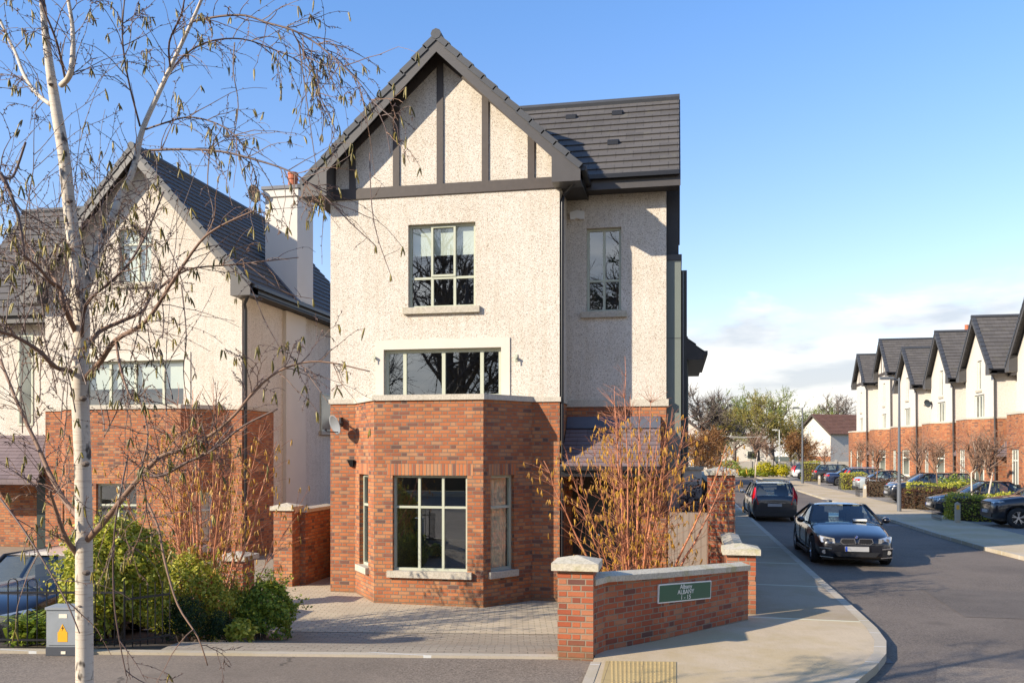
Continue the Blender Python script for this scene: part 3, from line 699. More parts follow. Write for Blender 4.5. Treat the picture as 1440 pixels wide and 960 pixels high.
# rear lower wing with projecting eave
ry = 24-BY; rx = X_at(968, 24)-BX; rex = X_at(989, 24)-BX; rz = hz(497, 989, ry)
m = MB(); m.prism([(wx1-.5, ry, -.5), (rx, ry, -.5), (rx, ry, rz+.1), (wx1-.5, ry, rz+1.3)], (0, 5, 0)); o = m.build('rear_wing_wall', M['clad'], house)
m = MB(); slope(m, (rex, ry-.4, rz), (rex, ry+5, rz), (wx1-.6, ry+5, rz+1.35), (wx1-.6, ry-.4, rz+1.35)); m.build('rear_wing_roof', M['tile'], house, uv=True)
m = MB(); m.prism([(rex, ry-.42, rz-.02), (rex, ry-.42, rz-.2), (rx-.05, ry-.42, rz-.2), (wx1-.6, ry-.42, rz+1.15), (wx1-.6, ry-.42, rz+1.33)], (0, .04, 0)); m.box(rx, rex, ry-.38, ry+5, rz-.19, rz-.16); m.beam((rex+.05, ry-.4, rz-.02), (rex+.05, ry+5, rz-.02), .11, .1); m.build('rear_wing_fascia', M['barge'], house)
m = MB(); m.box(X_at(957, 21.5)-BX, X_at(966, 21.5)-BX, 21.5-BY, 22.7-BY, 3, hz(380, 962, 21.5-BY)); m.build('rear_flue_panel', M['dark'], house)
# downpipes
m = MB(); x = hx(790, .03); zt = zev-.35
m.tube([(W_+.45, -.38, zev-.08), (W_+.40, -.3, zev-.22), (x+.02, .1, zt-.05), (x, .06, zt-.2), (x, .06, -.1)], .038, 8); m.build('downpipe', M['black'], house)
m = MB(); x = hx(496.5); m.prism([(x-.09, -.13, hz(646, 497)), (x+.05, -.13, hz(646, 497)), (x+.02, -.05, hz(656, 497)), (x-.05, -.05, hz(656, 497))], (0, .1, 0)); m.build('security_sensor', M['black'], house)
# alarm box (rests on wall)
ax, az = hx(812, WY), hz(303, 812, WY)
m = MB(); m.prism([(ax-.15, WY-.075, az-.1), (ax-.06, WY-.075, az-.1), (ax-.03, WY-.075, az-.075), (ax+.03, WY-.075, az-.075), (ax+.06, WY-.075, az-.1), (ax+.15, WY-.075, az-.1), (ax+.16, WY-.075, az+.06), (ax, WY-.075, az+.1), (ax-.16, WY-.075, az+.06)], (0, .075, 0))
m.build('alarm_box', M['white'], house)

def dish(name, loc, rz, r, mat, label, tilt=.35, wallv=(0, .25, 0)):
    t = empty(name, loc, rz, label, 'satellite dish')
    m = MB(); pr = [(r*i/8, .28*r*(i/8)**2) for i in range(9)]; pr += [(r*i/8, .28*r*(i/8)**2-.012) for i in range(8, -1, -1)]
    m.lathe([(a, -b) for a, b in pr], (0, 0, 0), 'y', 24)
    o = m.build('reflector', mat, t, smooth=True, fix=True); o.rotation_euler = (tilt, 0, 0)
    m = MB(); m.tube([(0, .02, -r*.8), (0, -r*1.1, -r*.75), (0, -r*1.25, -r*.6)], .012, 6); m.box(-.025, .025, -r*1.35, -r*1.15, -r*.65, -r*.5); m.build('feed_arm', M['black'], t)
    m = MB(); m.tube([(0, .03, 0), (0, .12, 0), tuple(wallv)], .018, 6); m.box(wallv[0]-.04, wallv[0]+.04, wallv[1]-.05, wallv[1]+.01, wallv[2]-.1, wallv[2]+.1); m.build('mount', M['black'], t)
    return t
p = W(474, 596, depth(X_at(474, BY-.35), BY-.35))
dish('satellite_dish', p, radians(-41), .215, M['dish'], 'grey satellite dish on the left brick wall of the tall house beside its bay', wallv=(-.2, .22, .05))
# ======== neighbour house
NX, NY, NZ = -14.87, 22.0, .17
nb = empty('neighbour_house', (NX, NY, NZ), 0, 'house left of the timbered one, plain cream gable with chimney, behind the white-stemmed birch', 'house')
nx = lambda px, y=0: X_at(px, NY+y)-NX
nz = lambda py, px=230, y=0: Z_at(py, X_at(px, NY+y), NY+y)-NZ
NW = 3.08; nzs = nz(576, 300)
nbf, nbb, nbd = 1.75, 2.55, .85
n_up = (nx(167), nx(213), nz(398, 190), nz(321, 190)); n_ff = (nx(118), nx(259), nzs+.1, nz(507, 200))
nfw = (nx(135, -nbd), nx(192, -nbd), nz(768, 160, -nbd), nz(680, 160, -nbd)); NLc = sqrt((nbb-nbf)**2+nbd**2)
nz0, nz1 = nz(768, 245, -.4), nz(690, 245, -.4)
gable_house(nb, NW, 9, nzs, nz(399, 345, -.45)-.02, nz(206, 187, -.45), bay=(nbf, nbb, nbd, [(nfw[0]+nbf, nfw[1]+nbf, nfw[2], nfw[3])], ([(.25, .85, nz0, nz1)], [(.3, .85, nz0, nz1)])),
            holes_up=[n_up, n_ff], surround=(n_ff[0], n_ff[1], n_ff[2], n_ff[3], .2), side_brick=1.9)
window(nb, (-NW, 0), (NW, 0), n_up[0]+NW, n_up[1]+NW, n_up[2], n_up[3], (.55,), (.72,), sill=.1, blind=.95)
window(nb, (-NW, 0), (NW, 0), n_ff[0]+NW, n_ff[1]+NW, n_ff[2], n_ff[3], (.25, .5, .78), (), sill=0, fw=.075, blind=.6)
window(nb, (-nbf, -nbd), (nbf, -nbd), nfw[0]+nbf, nfw[1]+nbf, nfw[2], nfw[3], (.5,), (.66,), room=(-.02, 1.4))
window(nb, (nbf, -nbd), (nbb, 0), .3, .85, nz0, nz1, (), (.66,), fr='frame_white', blind=.9, room=(-.01, .5)); window(nb, (-nbb, 0), (-nbf, -nbd), .25, .85, nz0, nz1, (), (.66,), room=(-.01, .5))
# side window on the right wall, pilaster
sy0, sy1 = Y_at(450, NX+NW)-NY, Y_at(468, NX+NW)-NY
m = MB(); m.box(NW-.01, NW+.12, 2.5, 3.9, 0, nz(399, 345, -.45)-.24); m.build('render_pilaster', M['smooth'], nb)
m = MB(); z0, z1 = nz(603, 456, 3), nz(545, 456, 3)
m.box(NW, NW+.05, sy0, sy1, z0, z0+.06); m.box(NW, NW+.05, sy0, sy1, z1-.06, z1); m.box(NW, NW+.05, sy0, sy0+.06, z0+.06, z1-.06); m.box(NW, NW+.05, sy1-.06, sy1, z0+.06, z1-.06)
o = m.build('side_window', M['frame'], nb); m = MB(); m.box(NW, NW+.03, sy0+.06, sy1-.06, z0+.06, z1-.06); m.build('pane', M['glass_far'], o); m = MB(); m.box(NW, NW+.1, sy0-.1, sy1+.1, z0-.12, z0-.002); m.build('sill', M['stone'], o)
# left wing of neighbour
nwe, nwr = nz(441, 20, .5), nz(291, 40, 2.9)
nwin = (nx(22, 1), nx(45, 1), nz(553, 30, 1), nz(497, 30, 1))
wing(nb, -NW-3.4, -NW+.02, 1.0, nzs, nwe, nwr, 5.0, [], rside=False, roof_x0=-NW-3.7)
m = MB(); slope(m, (-NW-.1, .55, nwe), (0, .55, nwe), (0, 3.5, nwr), (-NW-.1, 3.5, nwr)); m.build('wing_roof', M['tile'], nb, uv=True)
zq = nz(612, 20, 1); m = MB(); wall(m, (-NW-3.4, 1.0), (-NW, 1.0), -.5, zq); m.build('wing_brick_wall', M['brick'], nb, uv=True)
m = MB(); wall(m, (-NW-3.4, 1.0), (-NW, 1.0), zq, nzs+.1); m.build('wing_lower_render', M['dash'], nb, uv=True)
m = MB(); x0, x1 = nx(26, 1), nx(47, 1); m.box(x0, x1, .97, 1.0, nz(598, 35, 1), nz(470, 35, 1)+0); o = m.build('wing_window', M['frame'], nb)
m = MB(); m.box(x0+.06, x1-.06, .965, .969, nz(598, 35, 1)+.07, nz(470, 35, 1)-.07); m.build('pane', M['glass_far'], o)
m = MB(); pz0, pz1 = nz(673, 20, -.3), nz(612, 20, 1); slope(m, (-NW-3.6, -.35, pz0), (-NW-.0, -.35, pz0), (-NW-.0, 1.0, pz1), (-NW-3.6, 1.0, pz1), .02, .14)
m.poly([(-NW-3.6, -.35, pz0-.01), (-NW-3.6, 1, pz1-.01), (-NW, 1, pz1-.01), (-NW, -.35, pz0-.01)]); m.box(-NW-3.6, -NW, -.36, -.32, pz0-.16, pz0-.01); m.build('porch_roof', M['tile_plum'], nb, uv=True)
m = MB(); m.box(nx(70, -.0)-1.2, nx(60)-.25, .93, .97, 0, 2.2); m.build('front_door', M['door'], nb)
# chimney
cy = 24.68-NY; cx0, cx1 = X_at(373, 24.68)-NX, X_at(418, 24.68)-NX; cz = nz(262, 395, cy)
m = MB(); m.box(cx0, cx1, cy, cy+1.17, nz(399, 345, -.45)-.05, cz-.32); m.box(cx0-.05, cx1+.05, cy-.05, cy+1.22, cz-.32, cz-.1); o = m.build('chimney', M['chimney'], nb)
m = MB(); m.box(cx0-.09, cx1+.09, cy-.09, cy+1.26, cz-.1, cz); m.build('chimney_cap', M['lead'], o)
m = MB(); m.lathe([(.17, 0), (.15, .05), (.145, .35), (.17, .36), (.17, .41), (.145, .43), (.15, .5), (.17, .52), (.16, .57), (.11, .57), (.11, .3)], ((cx0+cx1)/2+.13, cy+.55, cz), 'z', 16); m.build('chimney_pot', M['terracotta'], o)
m = MB(); k = (nz(206, 187, -.45)-nz(399, 345, -.45))/(NW+.48)
m.beam((cx0-.02, cy-.06, nz(206, 187, -.45)+.06-k*(cx0)), (NW+.48, cy-.06, nz(399, 345, -.45)+.05), .25, .03, (0, 0, 1)); m.build('lead_flashing', M['lead'], o)
m = MB(); m.tube([(NW+.5, -.4, nz(399, 345, -.45)-.1), (NW+.08, 0, nz(399, 345, -.45)-.45), (NW+.08, .06, nz(399, 345, -.45)-.6), (NW+.08, .06, -.1)], .045, 8); m.build('downpipe', M['black'], nb)
p = W(360, 272, depth(X_at(361, 24.6), 24.6)); dish('satellite_dish', p, radians(-24), .27, M['dish_dark'], 'dark satellite dish fixed beside the chimney of the left house', wallv=(.25, .28, 0))

# ======== terrace on the far side of the street
TX = 17.2
def terrace_house(i, Y, kind, apex_py, eave_py, label, dish_on=False):
    bz = street_z(TX)-.03
    o = empty('terrace_house', (TX, Y, bz), -pi/2, label, 'house', 'terrace of brick and render houses across the side street')
    apx, epx = {0: (0, 0)}.get(0), None
    za = Z_at(apex_py, TX-.4, Y)-bz; ze = Z_at(eave_py, TX-.4, Y-2.87)-bz
    tall = kind == 'tall'; W2, ov = (2.35, .5) if not tall else (2.2, .5)
    zs = 4.75-.15; bf, bb, bd = 1.0, 1.75, .95
    up = []
    if tall: up = [(-.35, .35, ze-2.6, ze-.7), (-.75, .75, zs+.1, zs+1.35)]
    else: up = [(-.38, .38, ze-.95, ze+.75), (-.85, .85, zs+.1, zs+1.45)]
    fh = [(.45, 1.55, 1.0, 2.9)]; sh = [(.35, .9, 1.0, 2.9)]
    gable_house(o, W2, 8, zs, ze, za, ov=ov, fv=.4, bay=(bf, bb, bd, fh, (sh, sh)), holes_up=up, far=True,
                timber=(ze-.02, ze+.24, [-.9, 0, .9]) if tall else None)
    for (a, b, c, d), cl in zip(up, ((.5,), (.35, .65))):
        window(o, (-W2, 0), (W2, 0), a+W2, b+W2, c, d, cl, (), gl='glass_far', fr='frame_white', fw=.08, inner=False, sill=.08 if c > zs+.2 else 0)
    window(o, (-bf, -bd), (bf, -bd), .45, 1.55, 1.0, 2.9, (.35, .65), (.7,), gl='glass_far', fr='frame_white', fw=.07, inner=False)
    window(o, (-bb, 0), (-bf, -bd), .35, .9, 1.0, 2.9, (), (.7,), gl='glass_far', fr='frame_white', fw=.07, inner=False)
    window(o, (bf, -bd), (bb, 0), .35, .9, 1.0, 2.9, (), (.7,), gl='glass_far', fr='frame_white', fw=.07, inner=False)
    wy = 1.15; x0, x1 = W2-.02, W2+2.6
    wing(o, x0, x1, wy, zs, ze-.1 if not tall else ze, ze+1.9, 4.4, [], far=True, ovx=.02)
    m = MB(); wall(m, (x0, wy), (x1, wy), -.6, zs+.1); m.build('wing_brick_wall', M['brick'], o, uv=True)
    m = MB(); slope(m, (W2, .05, 2.7), (x1, .05, 2.7), (x1, wy, 3.9), (W2, wy, 3.9), .02, .14); m.box(W2, x1, .03, .07, 2.5, 2.69); m.build('porch_roof', M['tile_plum'], o, uv=True)
    m = MB(); m.box(x0+.8, x0+1.75, wy-.03, wy, .1, 2.3); m.build('front_door', M['door'], o)
    if i == 2: dish('satellite_dish', Vector((TX-.25, Y+2.1, bz+6.1)), radians(-60), .28, M['dish_dark'], 'satellite dish on the gable wall of the terrace house with the chimney', wallv=(.05, .22, 0))
    m = MB(); m.tube([(W2+.5, -.35, ze-.1), (W2+.07, .0, ze-.5), (W2+.07, .06, -.1)], .05, 6); m.build('downpipe', M['dark'], o)
    return o
terr = [(46.2, 'gable', 411, 499, 'nearest terrace house, its gable cut by the right edge of the photo'),
        (54.2, 'gable', 446, 519, 'terrace house second from the right edge with plain gable and one attic window'),
        (61.5, 'gable', 467, 532, 'terrace house third from the right edge, with the chimney just behind its gable'),
        (70.1, 'gable', 490, 541, 'low plain gabled terrace house between the chimney house and the taller timbered one'),
        (77.6, 'tall', 478, 523, 'taller terrace house with timbered gable, second from the far end'),
        (86.8, 'tall', 499, 538, 'farthest terrace house with timbered gable at the far end of the row')]
TH = [terrace_house(i, *a) for i, a in enumerate(terr)]
m = MB(); zc = Z_at(469, TX+2.6, 66)-(street_z(TX)-.03); m.box(-4.2-.0, -3.3, 2.0, 3.4, 5, zc-.2); m.box(-4.28, -3.22, 1.92, 3.48, zc-.2, zc); o = m.build('chimney', M['chimney'], TH[2])
m = MB(); m.lathe([(.15, 0), (.13, .45), (.15, .5), (.1, .5)], (-3.75, 2.7, zc), 'z', 10); m.build('chimney_pot', M['terracotta'], o)
# white house with brown roof at the end of the street
def simple_house(name, x, y, w, d, ze, za, rz, label, roof='tile_brown', wallm='dash_far', brick=1.9, wins=()):
    o = empty(name, (x, y, .3), rz, label, 'house'); a = MB()
    wall(a, (-w, 0), (w, 0), brick, ze); a.poly([(-w, 0, ze), (w, 0, ze), (0, 0, za)]); wall(a, (w, 0), (w, d), 0, ze); wall(a, (w, d), (-w, d), 0, ze); wall(a, (-w, d), (-w, 0), 0, ze); a.poly([(w, d, ze), (-w, d, ze), (0, d, za)])
    a.build('render_wall', M[wallm], o, uv=True)
    if brick: a = MB(); wall(a, (-w, -.02), (w, -.02), -.5, brick); wall(a, (-w, 0.3), (-w, -.02), -.5, brick); a.build('brick_wall', M['brick'], o, uv=True)
    r = MB(); k = (za-ze)/w; e = .35
    slope(r, (-w-e, d+e, ze-k*e), (-w-e, -e, ze-k*e), (0, -e, za+.05), (0, d+e, za+.05)); slope(r, (w+e, -e, ze-k*e), (w+e, d+e, ze-k*e), (0, d+e, za+.05), (0, -e, za+.05))
    r.build('roof', M[roof], o, uv=True)
    f = MB()
    for s in (-1, 1): f.prism([(s*(w+e), -e-.01, ze-k*e), (0, -e-.01, za+.05), (0, -e-.01, za-.25), (s*(w+e), -e-.01, ze-k*e-.22)], (0, .03, 0))
    f.build('bargeboard', M['timber'], o)
    for u0, u1, z0, z1, side in wins:
        p0, p1 = ((-w, 0), (w, 0)) if side == 0 else ((w, 0), (w, d))
        g = MB(); q0 = Vector((*p0, 0)); t = (Vector((*p1, 0))-q0).normalized(); n_ = Vector((t.y, -t.x, 0))
        g.prism([q0+t*u0+Vector((0, 0, z0)), q0+t*u1+Vector((0, 0, z0)), q0+t*u1+Vector((0, 0, z1)), q0+t*u0+Vector((0, 0, z1))], n_*.05); ob = g.build('window', M['frame_white'], o)
        g = MB(); b = .09; q0 = q0+n_*.052
        g.prism([q0+t*(u0+b)+Vector((0, 0, z0+b)), q0+t*(u1-b)+Vector((0, 0, z0+b)), q0+t*(u1-b)+Vector((0, 0, z1-b)), q0+t*(u0+b)+Vector((0, 0, z1-b))], n_*.008); g.build('pane', M['glass_far'], ob)
    return o
wy = 108.; wxa = X_at(1168, wy); rz_ = radians(-58)
simple_house('white_house', wxa-2.9*cos(rz_), wy-2.9*sin(rz_), 2.9, 10, Z_at(607, wxa, wy)-.3, Z_at(581, wxa, wy)-.3, rz_, 'white gabled house with brown tiled roof beyond the end of the street', brick=2.3, wins=[(3.0, 4.2, 3.0, 5.0, 1)])
ly = 70.
simple_house('roadside_house', X_at(985, ly)-3.6, ly, 4.2, 8, Z_at(612, X_at(990, ly), ly)-.3, Z_at(580, X_at(985, ly), ly)+1.2, 0, 'cream house with shallow brown roof seen past the rear of the timbered house', brick=0, wins=[(7.2, 7.9, 1.5, 3, 0)])
simple_house('bungalow', X_at(1040, 125), 125, 4.5, 8, 3.2, 5.4, 0, 'small white house with brown roof peeping between the trees above the end wall', brick=0, wins=[(5.5, 7.2, 1.8, 3.0, 0)])
# ======== ground, roads, pavements
def Bp(d, u, z=None):
    x, y = u*CA-d*SA, u*SA+d*CA
    return (x, y, street_z(x) if z is None else z)
xs = [-400, -150, -60, -40]+[-30+i*.75 for i in range(68)]+[22, 26, 30, 40, 60, 150, 400]
ys = [-300, -100, -40, -20, -5, 5]+[8+i*.6 for i in range(36)]+[31, 36, 50, 80, 120, 200, 600]
def gz(x, y):
    z = street_z(x)-.22
    if x < 1.0 and y > 8: z = plot_z(x, y)-.10-.12*(x > -1.2 and y < 14)
    if y < 8 and x > -1: z = street_z(x)-.25
    return z
m = MB(); k0 = 0
m.v = [(x, y, gz(x, y)) for y in ys for x in xs]; nX = len(xs)
m.f = [(j*nX+i, j*nX+i+1, (j+1)*nX+i+1, (j+1)*nX+i) for j in range(len(ys)-1) for i in range(nX-1)]
struct(m, 'ground', M['ground'])
rz_f = lambda x: street_z(x)-.035
rz_s = lambda x: street_z(x)-.10
# front road (perpendicular to view) and side street
m = MB()
def quadsheet(m, pts, zf): m.poly([(x, y, zf(x)) for x, y in pts])
fe = lambda u, d=10.66: (u*CA-d*SA, u*SA+d*CA)
quadsheet(m, [(-40, -14), (-.9, -14), (-.9, 9.0), fe(1.15), fe(-28)], rz_f)
struct(m, 'front_road', M['asphalt'])
# corner curve of kerb
arc = [(-1.0, 3.0), (.2, 6.2), (1.3, 8.6), (1.93, 10.1), (2.35, 11.0), (2.62, 11.7), (2.8, 12.5), (2.87, 13.4), (2.88, 14.7)]
m = MB(); quadsheet(m, [(-1.0, 3.0)]+arc[1:]+[(2.88, 96), (8.2, 96), (8.2, 30), (8.35, 26), (8.7, 22.5), (9.6, 19.5), (11.5, 17.3), (40, 12), (40, -14), (-1.0, -14)], rz_s); struct(m, 'side_street', M['asphalt_side'])
# pavement corner + side walk
m = MB(); quadsheet(m, [(-1.0, 3.0), (.05, 6.2), (1.15, 8.6), (1.78, 10.1), (2.2, 11.0), (2.47, 11.7), (2.65, 12.5), (2.72, 13.4), (2.73, 13.8), (.95, 13.8), (-1.0, 10.9), (-1.0, 9.0)], lambda x: street_z(x)); struct(m, 'corner_pavement', M['concrete'])
m = MB(); quadsheet(m, [(.95, 13.8), (2.73, 13.8), (2.73, 96), (.6, 96), (.6, 13.8)], lambda x: street_z(x)); struct(m, 'side_pavement', M['concrete_walk'])
def kerb(path, name, w=.15, side=1, zf=street_z, h=.14):
    m = MB()
    for (a, b), (c, d) in zip(path, path[1:]):
        t = Vector((c-a, d-b, 0)).normalized(); n_ = Vector((-t.y, t.x, 0))*w*side
        za, zb = zf(a)+.004, zf(c)+.004
        A_, B_ = Vector((a, b, za)), Vector((c, d, zb)); dn = Vector((0, 0, -h))
        m.poly([A_, B_, B_+n_, A_+n_] if side > 0 else [A_+n_, B_+n_, B_, A_]); m.poly([A_+dn, B_+dn, B_, A_] if side > 0 else [A_, B_, B_+dn, A_+dn])
    return struct(m, name, M['kerb'])
kerb(arc+[(2.88, y) for y in range(17, 97, 4)], 'kerb')
rk = [(40, 12), (11.5, 17.3), (9.6, 19.5), (8.7, 22.5), (8.35, 26), (8.2, 30)]
kerb([(8.2, y) for y in range(95, 33, -6)][:]+rk[::-1], 'far_kerb', side=1)
kerb([fe(-28), fe(.95)], 'flush_kerb', w=.14, zf=lambda x: street_z(x)-.006)
# edge strip between front road and concrete corner
kerb([(-1.02, 3), (-1.02, 10.4)], 'flush_kerb_side', w=.12, side=-1, zf=lambda x: street_z(x)-.0)
m = MB(); quadsheet(m, [(11.3, 17.45), (9.7, 19.6), (8.85, 22.6), (8.5, 26), (8.35, 30), (8.35, 96), (10.9, 96), (10.9, 26), (12, 20), (40, 14), (40, 12.1)], street_z); struct(m, 'far_pavement', M['concrete_far'])
m = MB(); quadsheet(m, [(10.9, 26), (10.9, 96), (17.3, 96), (17.3, 26)], lambda x: street_z(x)-.02); struct(m, 'parking_drives', M['drive_far'])
for px_, py_, w_, l_ in ((1163, 702, .5, .5), (1203, 722, .45, .45), (1255, 733, .5, .35), (1228, 912, .3, .45)):
    c_ = W(px_, py_, (CZ-.55)*F/(py_-HY)); far_ = c_.x > 8; zf_ = (lambda x: street_z(x)+.006) if far_ else (lambda x: street_z(x)-.094)
    m = MB(); quadsheet(m, [(c_.x-w_/2, c_.y-l_), (c_.x+w_/2, c_.y-l_), (c_.x+w_/2, c_.y+l_), (c_.x-w_/2, c_.y+l_)], zf_); struct(m, 'drain_cover', M['box_dark'])
m = MB(); quadsheet(m, [(3.2, 11.6), (14, 11.9), (14, 6.5), (3.0, 6.5), (2.6, 9.6)], lambda x: street_z(x)-.095); struct(m, 'road_patch', M['asphalt'])
m = MB(); quadsheet(m, [(4.6, 15.2), (6.6, 15.3), (6.7, 18.3), (4.7, 18.2)], lambda x: street_z(x)-.0955); struct(m, 'road_patch', M['asphalt_patch'])
# driveway: follows plot slope
def plotsheet(name, mat, fn, us, ds, dz=0):
    m = MB(); P_ = []
    for d in ds:
        for u in us: x, y = fn(u, d); P_.append((x, y, plot_z(x, y)+dz))
    n_ = len(us); m.v = P_; m.f = [(j*n_+i, j*n_+i+1, (j+1)*n_+i+1, (j+1)*n_+i) for j in range(len(ds)-1) for i in range(n_-1)]
    return struct(m, name, mat)
rng = lambda a, b, n_: [a+(b-a)*i/n_ for i in range(n_+1)]
lerp = lambda a, b, t: a+(b-a)*t
dl = lambda d: -4.3-(d-10.8)*.10        # left edge in view space
plotsheet('driveway', M['paver'], lambda t, d: fe(lerp(lerp(-4.4, -6.3, sstep((d-10.8)/7)), .62+(d-10.8)*.12, t), d), rng(0, 1, 10), rng(10.8, 15.2, 16), -.0)
plotsheet('driveway_apron', M['paver_light'], lambda t, d: fe(lerp(-7.5, 1.8, t), d), rng(0, 1, 8), rng(14.6, 19.5, 8), .006)
plotsheet('planting_bed', M['soil'], lambda u, d: fe(u, d), rng(-9.2, -4.2, 10), rng(10.8, 15.4, 10), -.03)
plotsheet('neighbour_driveway', M['paver'], lambda u, d: fe(u, d), rng(-24, -8.0, 16), rng(10.8, 30, 18), .0)
plotsheet('rear_paving', M['paver'], lambda u, d: fe(u, d), rng(-12, -3.0, 6), rng(15.3, 27, 12), -.012)
plotsheet('garden_bed', M['soil'], lambda t, y: (lerp(-.95, max(-.4, min(.9, (y-11.2)*.62-.5)), t), y), rng(0, 1, 4), rng(11.2, 17.4, 10), -.01)
m = MB(); quadsheet(m, [tuple(W(838, 990, 8.69))[:2], tuple(W(951, 990, 8.69))[:2], tuple(W(951, 930.5, 10.44))[:2], tuple(W(852, 930.5, 10.44))[:2]], lambda x: street_z(x)+.006)
tp = struct(m, 'tactile_paving', M['tactile'], uv=True)
m = MB()
for i in range(15):
    for j in range(27):
        q_ = W(862, 990, 8.69).lerp(W(946, 990, 8.69), i/14).lerp(W(861, 931.5, 10.4).lerp(W(946, 931.5, 10.4), i/14), j/26); x, y = q_.x, q_.y; m.lathe([(.017, 0), (.011, .006), (0, .006)], (x, y, street_z(x)+.006), 'z', 6)
tb = m.build('tactile_studs', M['tactile'], tp, uv=True)

# ======== garden walls, pillars
def cap(m, x0, x1, y0, y1, z, o=.07, e=.09, pk=.075):
    x0 -= o; x1 += o; y0 -= o; y1 += o; c = ((x0+x1)/2, (y0+y1)/2, z+e+pk)
    m.box(x0, x1, y0, y1, z, z+e); q = [(x0, y0, z+e+.001), (x1, y0, z+e+.001), (x1, y1, z+e+.001), (x0, y1, z+e+.001)]
    for i in range(4): m.poly([q[i], q[(i+1) % 4], c])
def pillar(name, cx, cy, w, z0, z1, rz, label, o=.07, mt='brick_wall'):
    t = empty(name, (cx, cy, z0), rz, label, 'pillar'); m = MB(); h = z1-z0
    m.box(-w/2, w/2, -w/2, w/2, -.3, h-.16); m.build('brick_shaft', M[mt], t, uv=True)
    m = MB(); cap(m, -w/2, w/2, -w/2, w/2, h-.16, o); m.build('cap', M['cap'], t); return t
g1 = W(809, 921, 10.62)
pillar('gate_pillar', g1.x, g1.y+.22, .44, street_z(g1.x)-.01, Z_at(782, g1.x, g1.y+.1), 0, 'brick pillar with mossy pyramid cap at the front end of the sign wall, by the driveway')
# wall with sign
wa = Vector((g1.x+.2, g1.y+.12, 0)); wb0 = Vector(W(851.7, 915, 2.54*F/(915-HY)))
p_end = Vector(W(1052, 870, 2.54*F/(870-HY)))
wa.z = wb0.z = p_end.z = 0
def wallrun(root, pts, th, ztop, zbot, name='brick_run', capn='coping', oh=.045, ch=.075, mat='brick_wall'):
    # pts list of plan points (outer/front face), thickness to the left
    m = MB(); c = MB(); n_ = len(pts); nr = []
    for i in range(n_):
        a = (pts[i]-pts[i-1]).normalized() if i else None; b = (pts[i+1]-pts[i]).normalized() if i < n_-1 else None
        t = ((a or b)+(b or a)).normalized(); nr.append(Vector((-t.y, t.x, 0))*(1/max(.5, t.dot(b or a))))
    for i in range(n_-1):
        p, q = pts[i], pts[i+1]; zp, zq = ztop(i), ztop(i+1); bp, bq = zbot(p), zbot(q)
        Z = lambda v, z: Vector((v.x, v.y, z)); ip, iq = p+nr[i]*th, q+nr[i+1]*th
        m.poly([Z(p, bp), Z(q, bq), Z(q, zq), Z(p, zp)]); m.poly([Z(iq, bq), Z(ip, bp), Z(ip, zp), Z(iq, zq)])
        if i == 0: m.poly([Z(ip, bp), Z(p, bp), Z(p, zp), Z(ip, zp)])
        if i == n_-2: m.poly([Z(q, bq), Z(iq, bq), Z(iq, zq), Z(q, zq)])
        op, oq, jp, jq = p-nr[i]*oh, q-nr[i+1]*oh, ip+nr[i]*oh, iq+nr[i+1]*oh; mp_, mq = (op+jp)/2, (oq+jq)/2
        for A_, B_, z1, z2, z3, z4 in ((op, oq, zp, zq, zq+ch, zp+ch), (jq, jp, zq, zp, zp+ch, zq+ch)): c.poly([Z(A_, z1), Z(B_, z2), Z(B_, z3), Z(A_, z4)])
        c.poly([Z(op, zp+ch), Z(oq, zq+ch), Z(mq, zq+ch+.04), Z(mp_, zp+ch+.04)]); c.poly([Z(mp_, zp+ch+.04), Z(mq, zq+ch+.04), Z(jq, zq+ch), Z(jp, zp+ch)])
        c.poly([Z(oq, zq), Z(op, zp), Z(jp, zp), Z(jq, zq)])
        if i == 0: c.poly([Z(jp, zp), Z(op, zp), Z(op, zp+ch), Z(mp_, zp+ch+.04), Z(jp, zp+ch)])
        if i == n_-2: c.poly([Z(oq, zq), Z(jq, zq), Z(jq, zq+ch), Z(mq, zq+ch+.04), Z(oq, zq+ch)])
    a = m.build(name, M[mat], root, uv=True); b = c.build(capn, M['cap'], root); return a, b
sw = empty('garden_wall', (0, 0, 0), 0, 'low brick wall with stone coping carrying the green sign', 'wall')
zl, zr_ = Z_at(817.5, wb0.x, wb0.y), Z_at(801, p_end.x, p_end.y)
mid = wb0.lerp(p_end, .35); mid += Vector((.035, -.035, 0))
spts = [wa, wb0, mid, p_end]; zt = [zl, zl, lerp(zl, zr_, .35), zr_]
wallrun(sw, spts, .24, lambda i: zt[i], lambda p: street_z(p.x)-.2)
# second pillar
p2 = W(1043, 868, 13.55); pz = Z_at(781, p2.x, p2.y)+.0
pillar('wall_end_pillar', p2.x+.0, p2.y+.28, .44, street_z(1), Z_at(764, p2.x, p2.y+.2), 0, 'short brick pillar with mossy cap where the sign wall meets the side pavement')
p3x0, p3x1 = .60, 1.06; py3 = 17.0
pillar('tall_side_pillar', X_at(1014, py3+.25), py3+.25, .50, .55, Z_at(656, 1, py3+.1), 0, 'tall brick pillar with pale cap beside the timber side gate', o=.06)
sg = empty('side_wall', (0, 0, 0), 0, 'low brick wall with ramped coping between the short and the tall pillar', 'wall')
wallrun(sg, [Vector((1.15, p2.y+.45, 0)), Vector((1.12, 15.6, 0)), Vector((1.1, py3, 0))], .24, lambda i: [Z_at(786, 1, 14.2)-.0, Z_at(772, 1, 15.6)-.05, Z_at(756, 1, 17)][i], lambda p: .3)
gx = empty('side_gate', (-.2, 18.1, .0), 0, 'grey-brown vertical board gate between the house corner and the tall pillar', 'gate')
m = MB(); m.box(.02, .86, 0, .04, .05, Z_at(720, .2, 18.1)); m.build('boards', M['wood'], gx, uv=True)
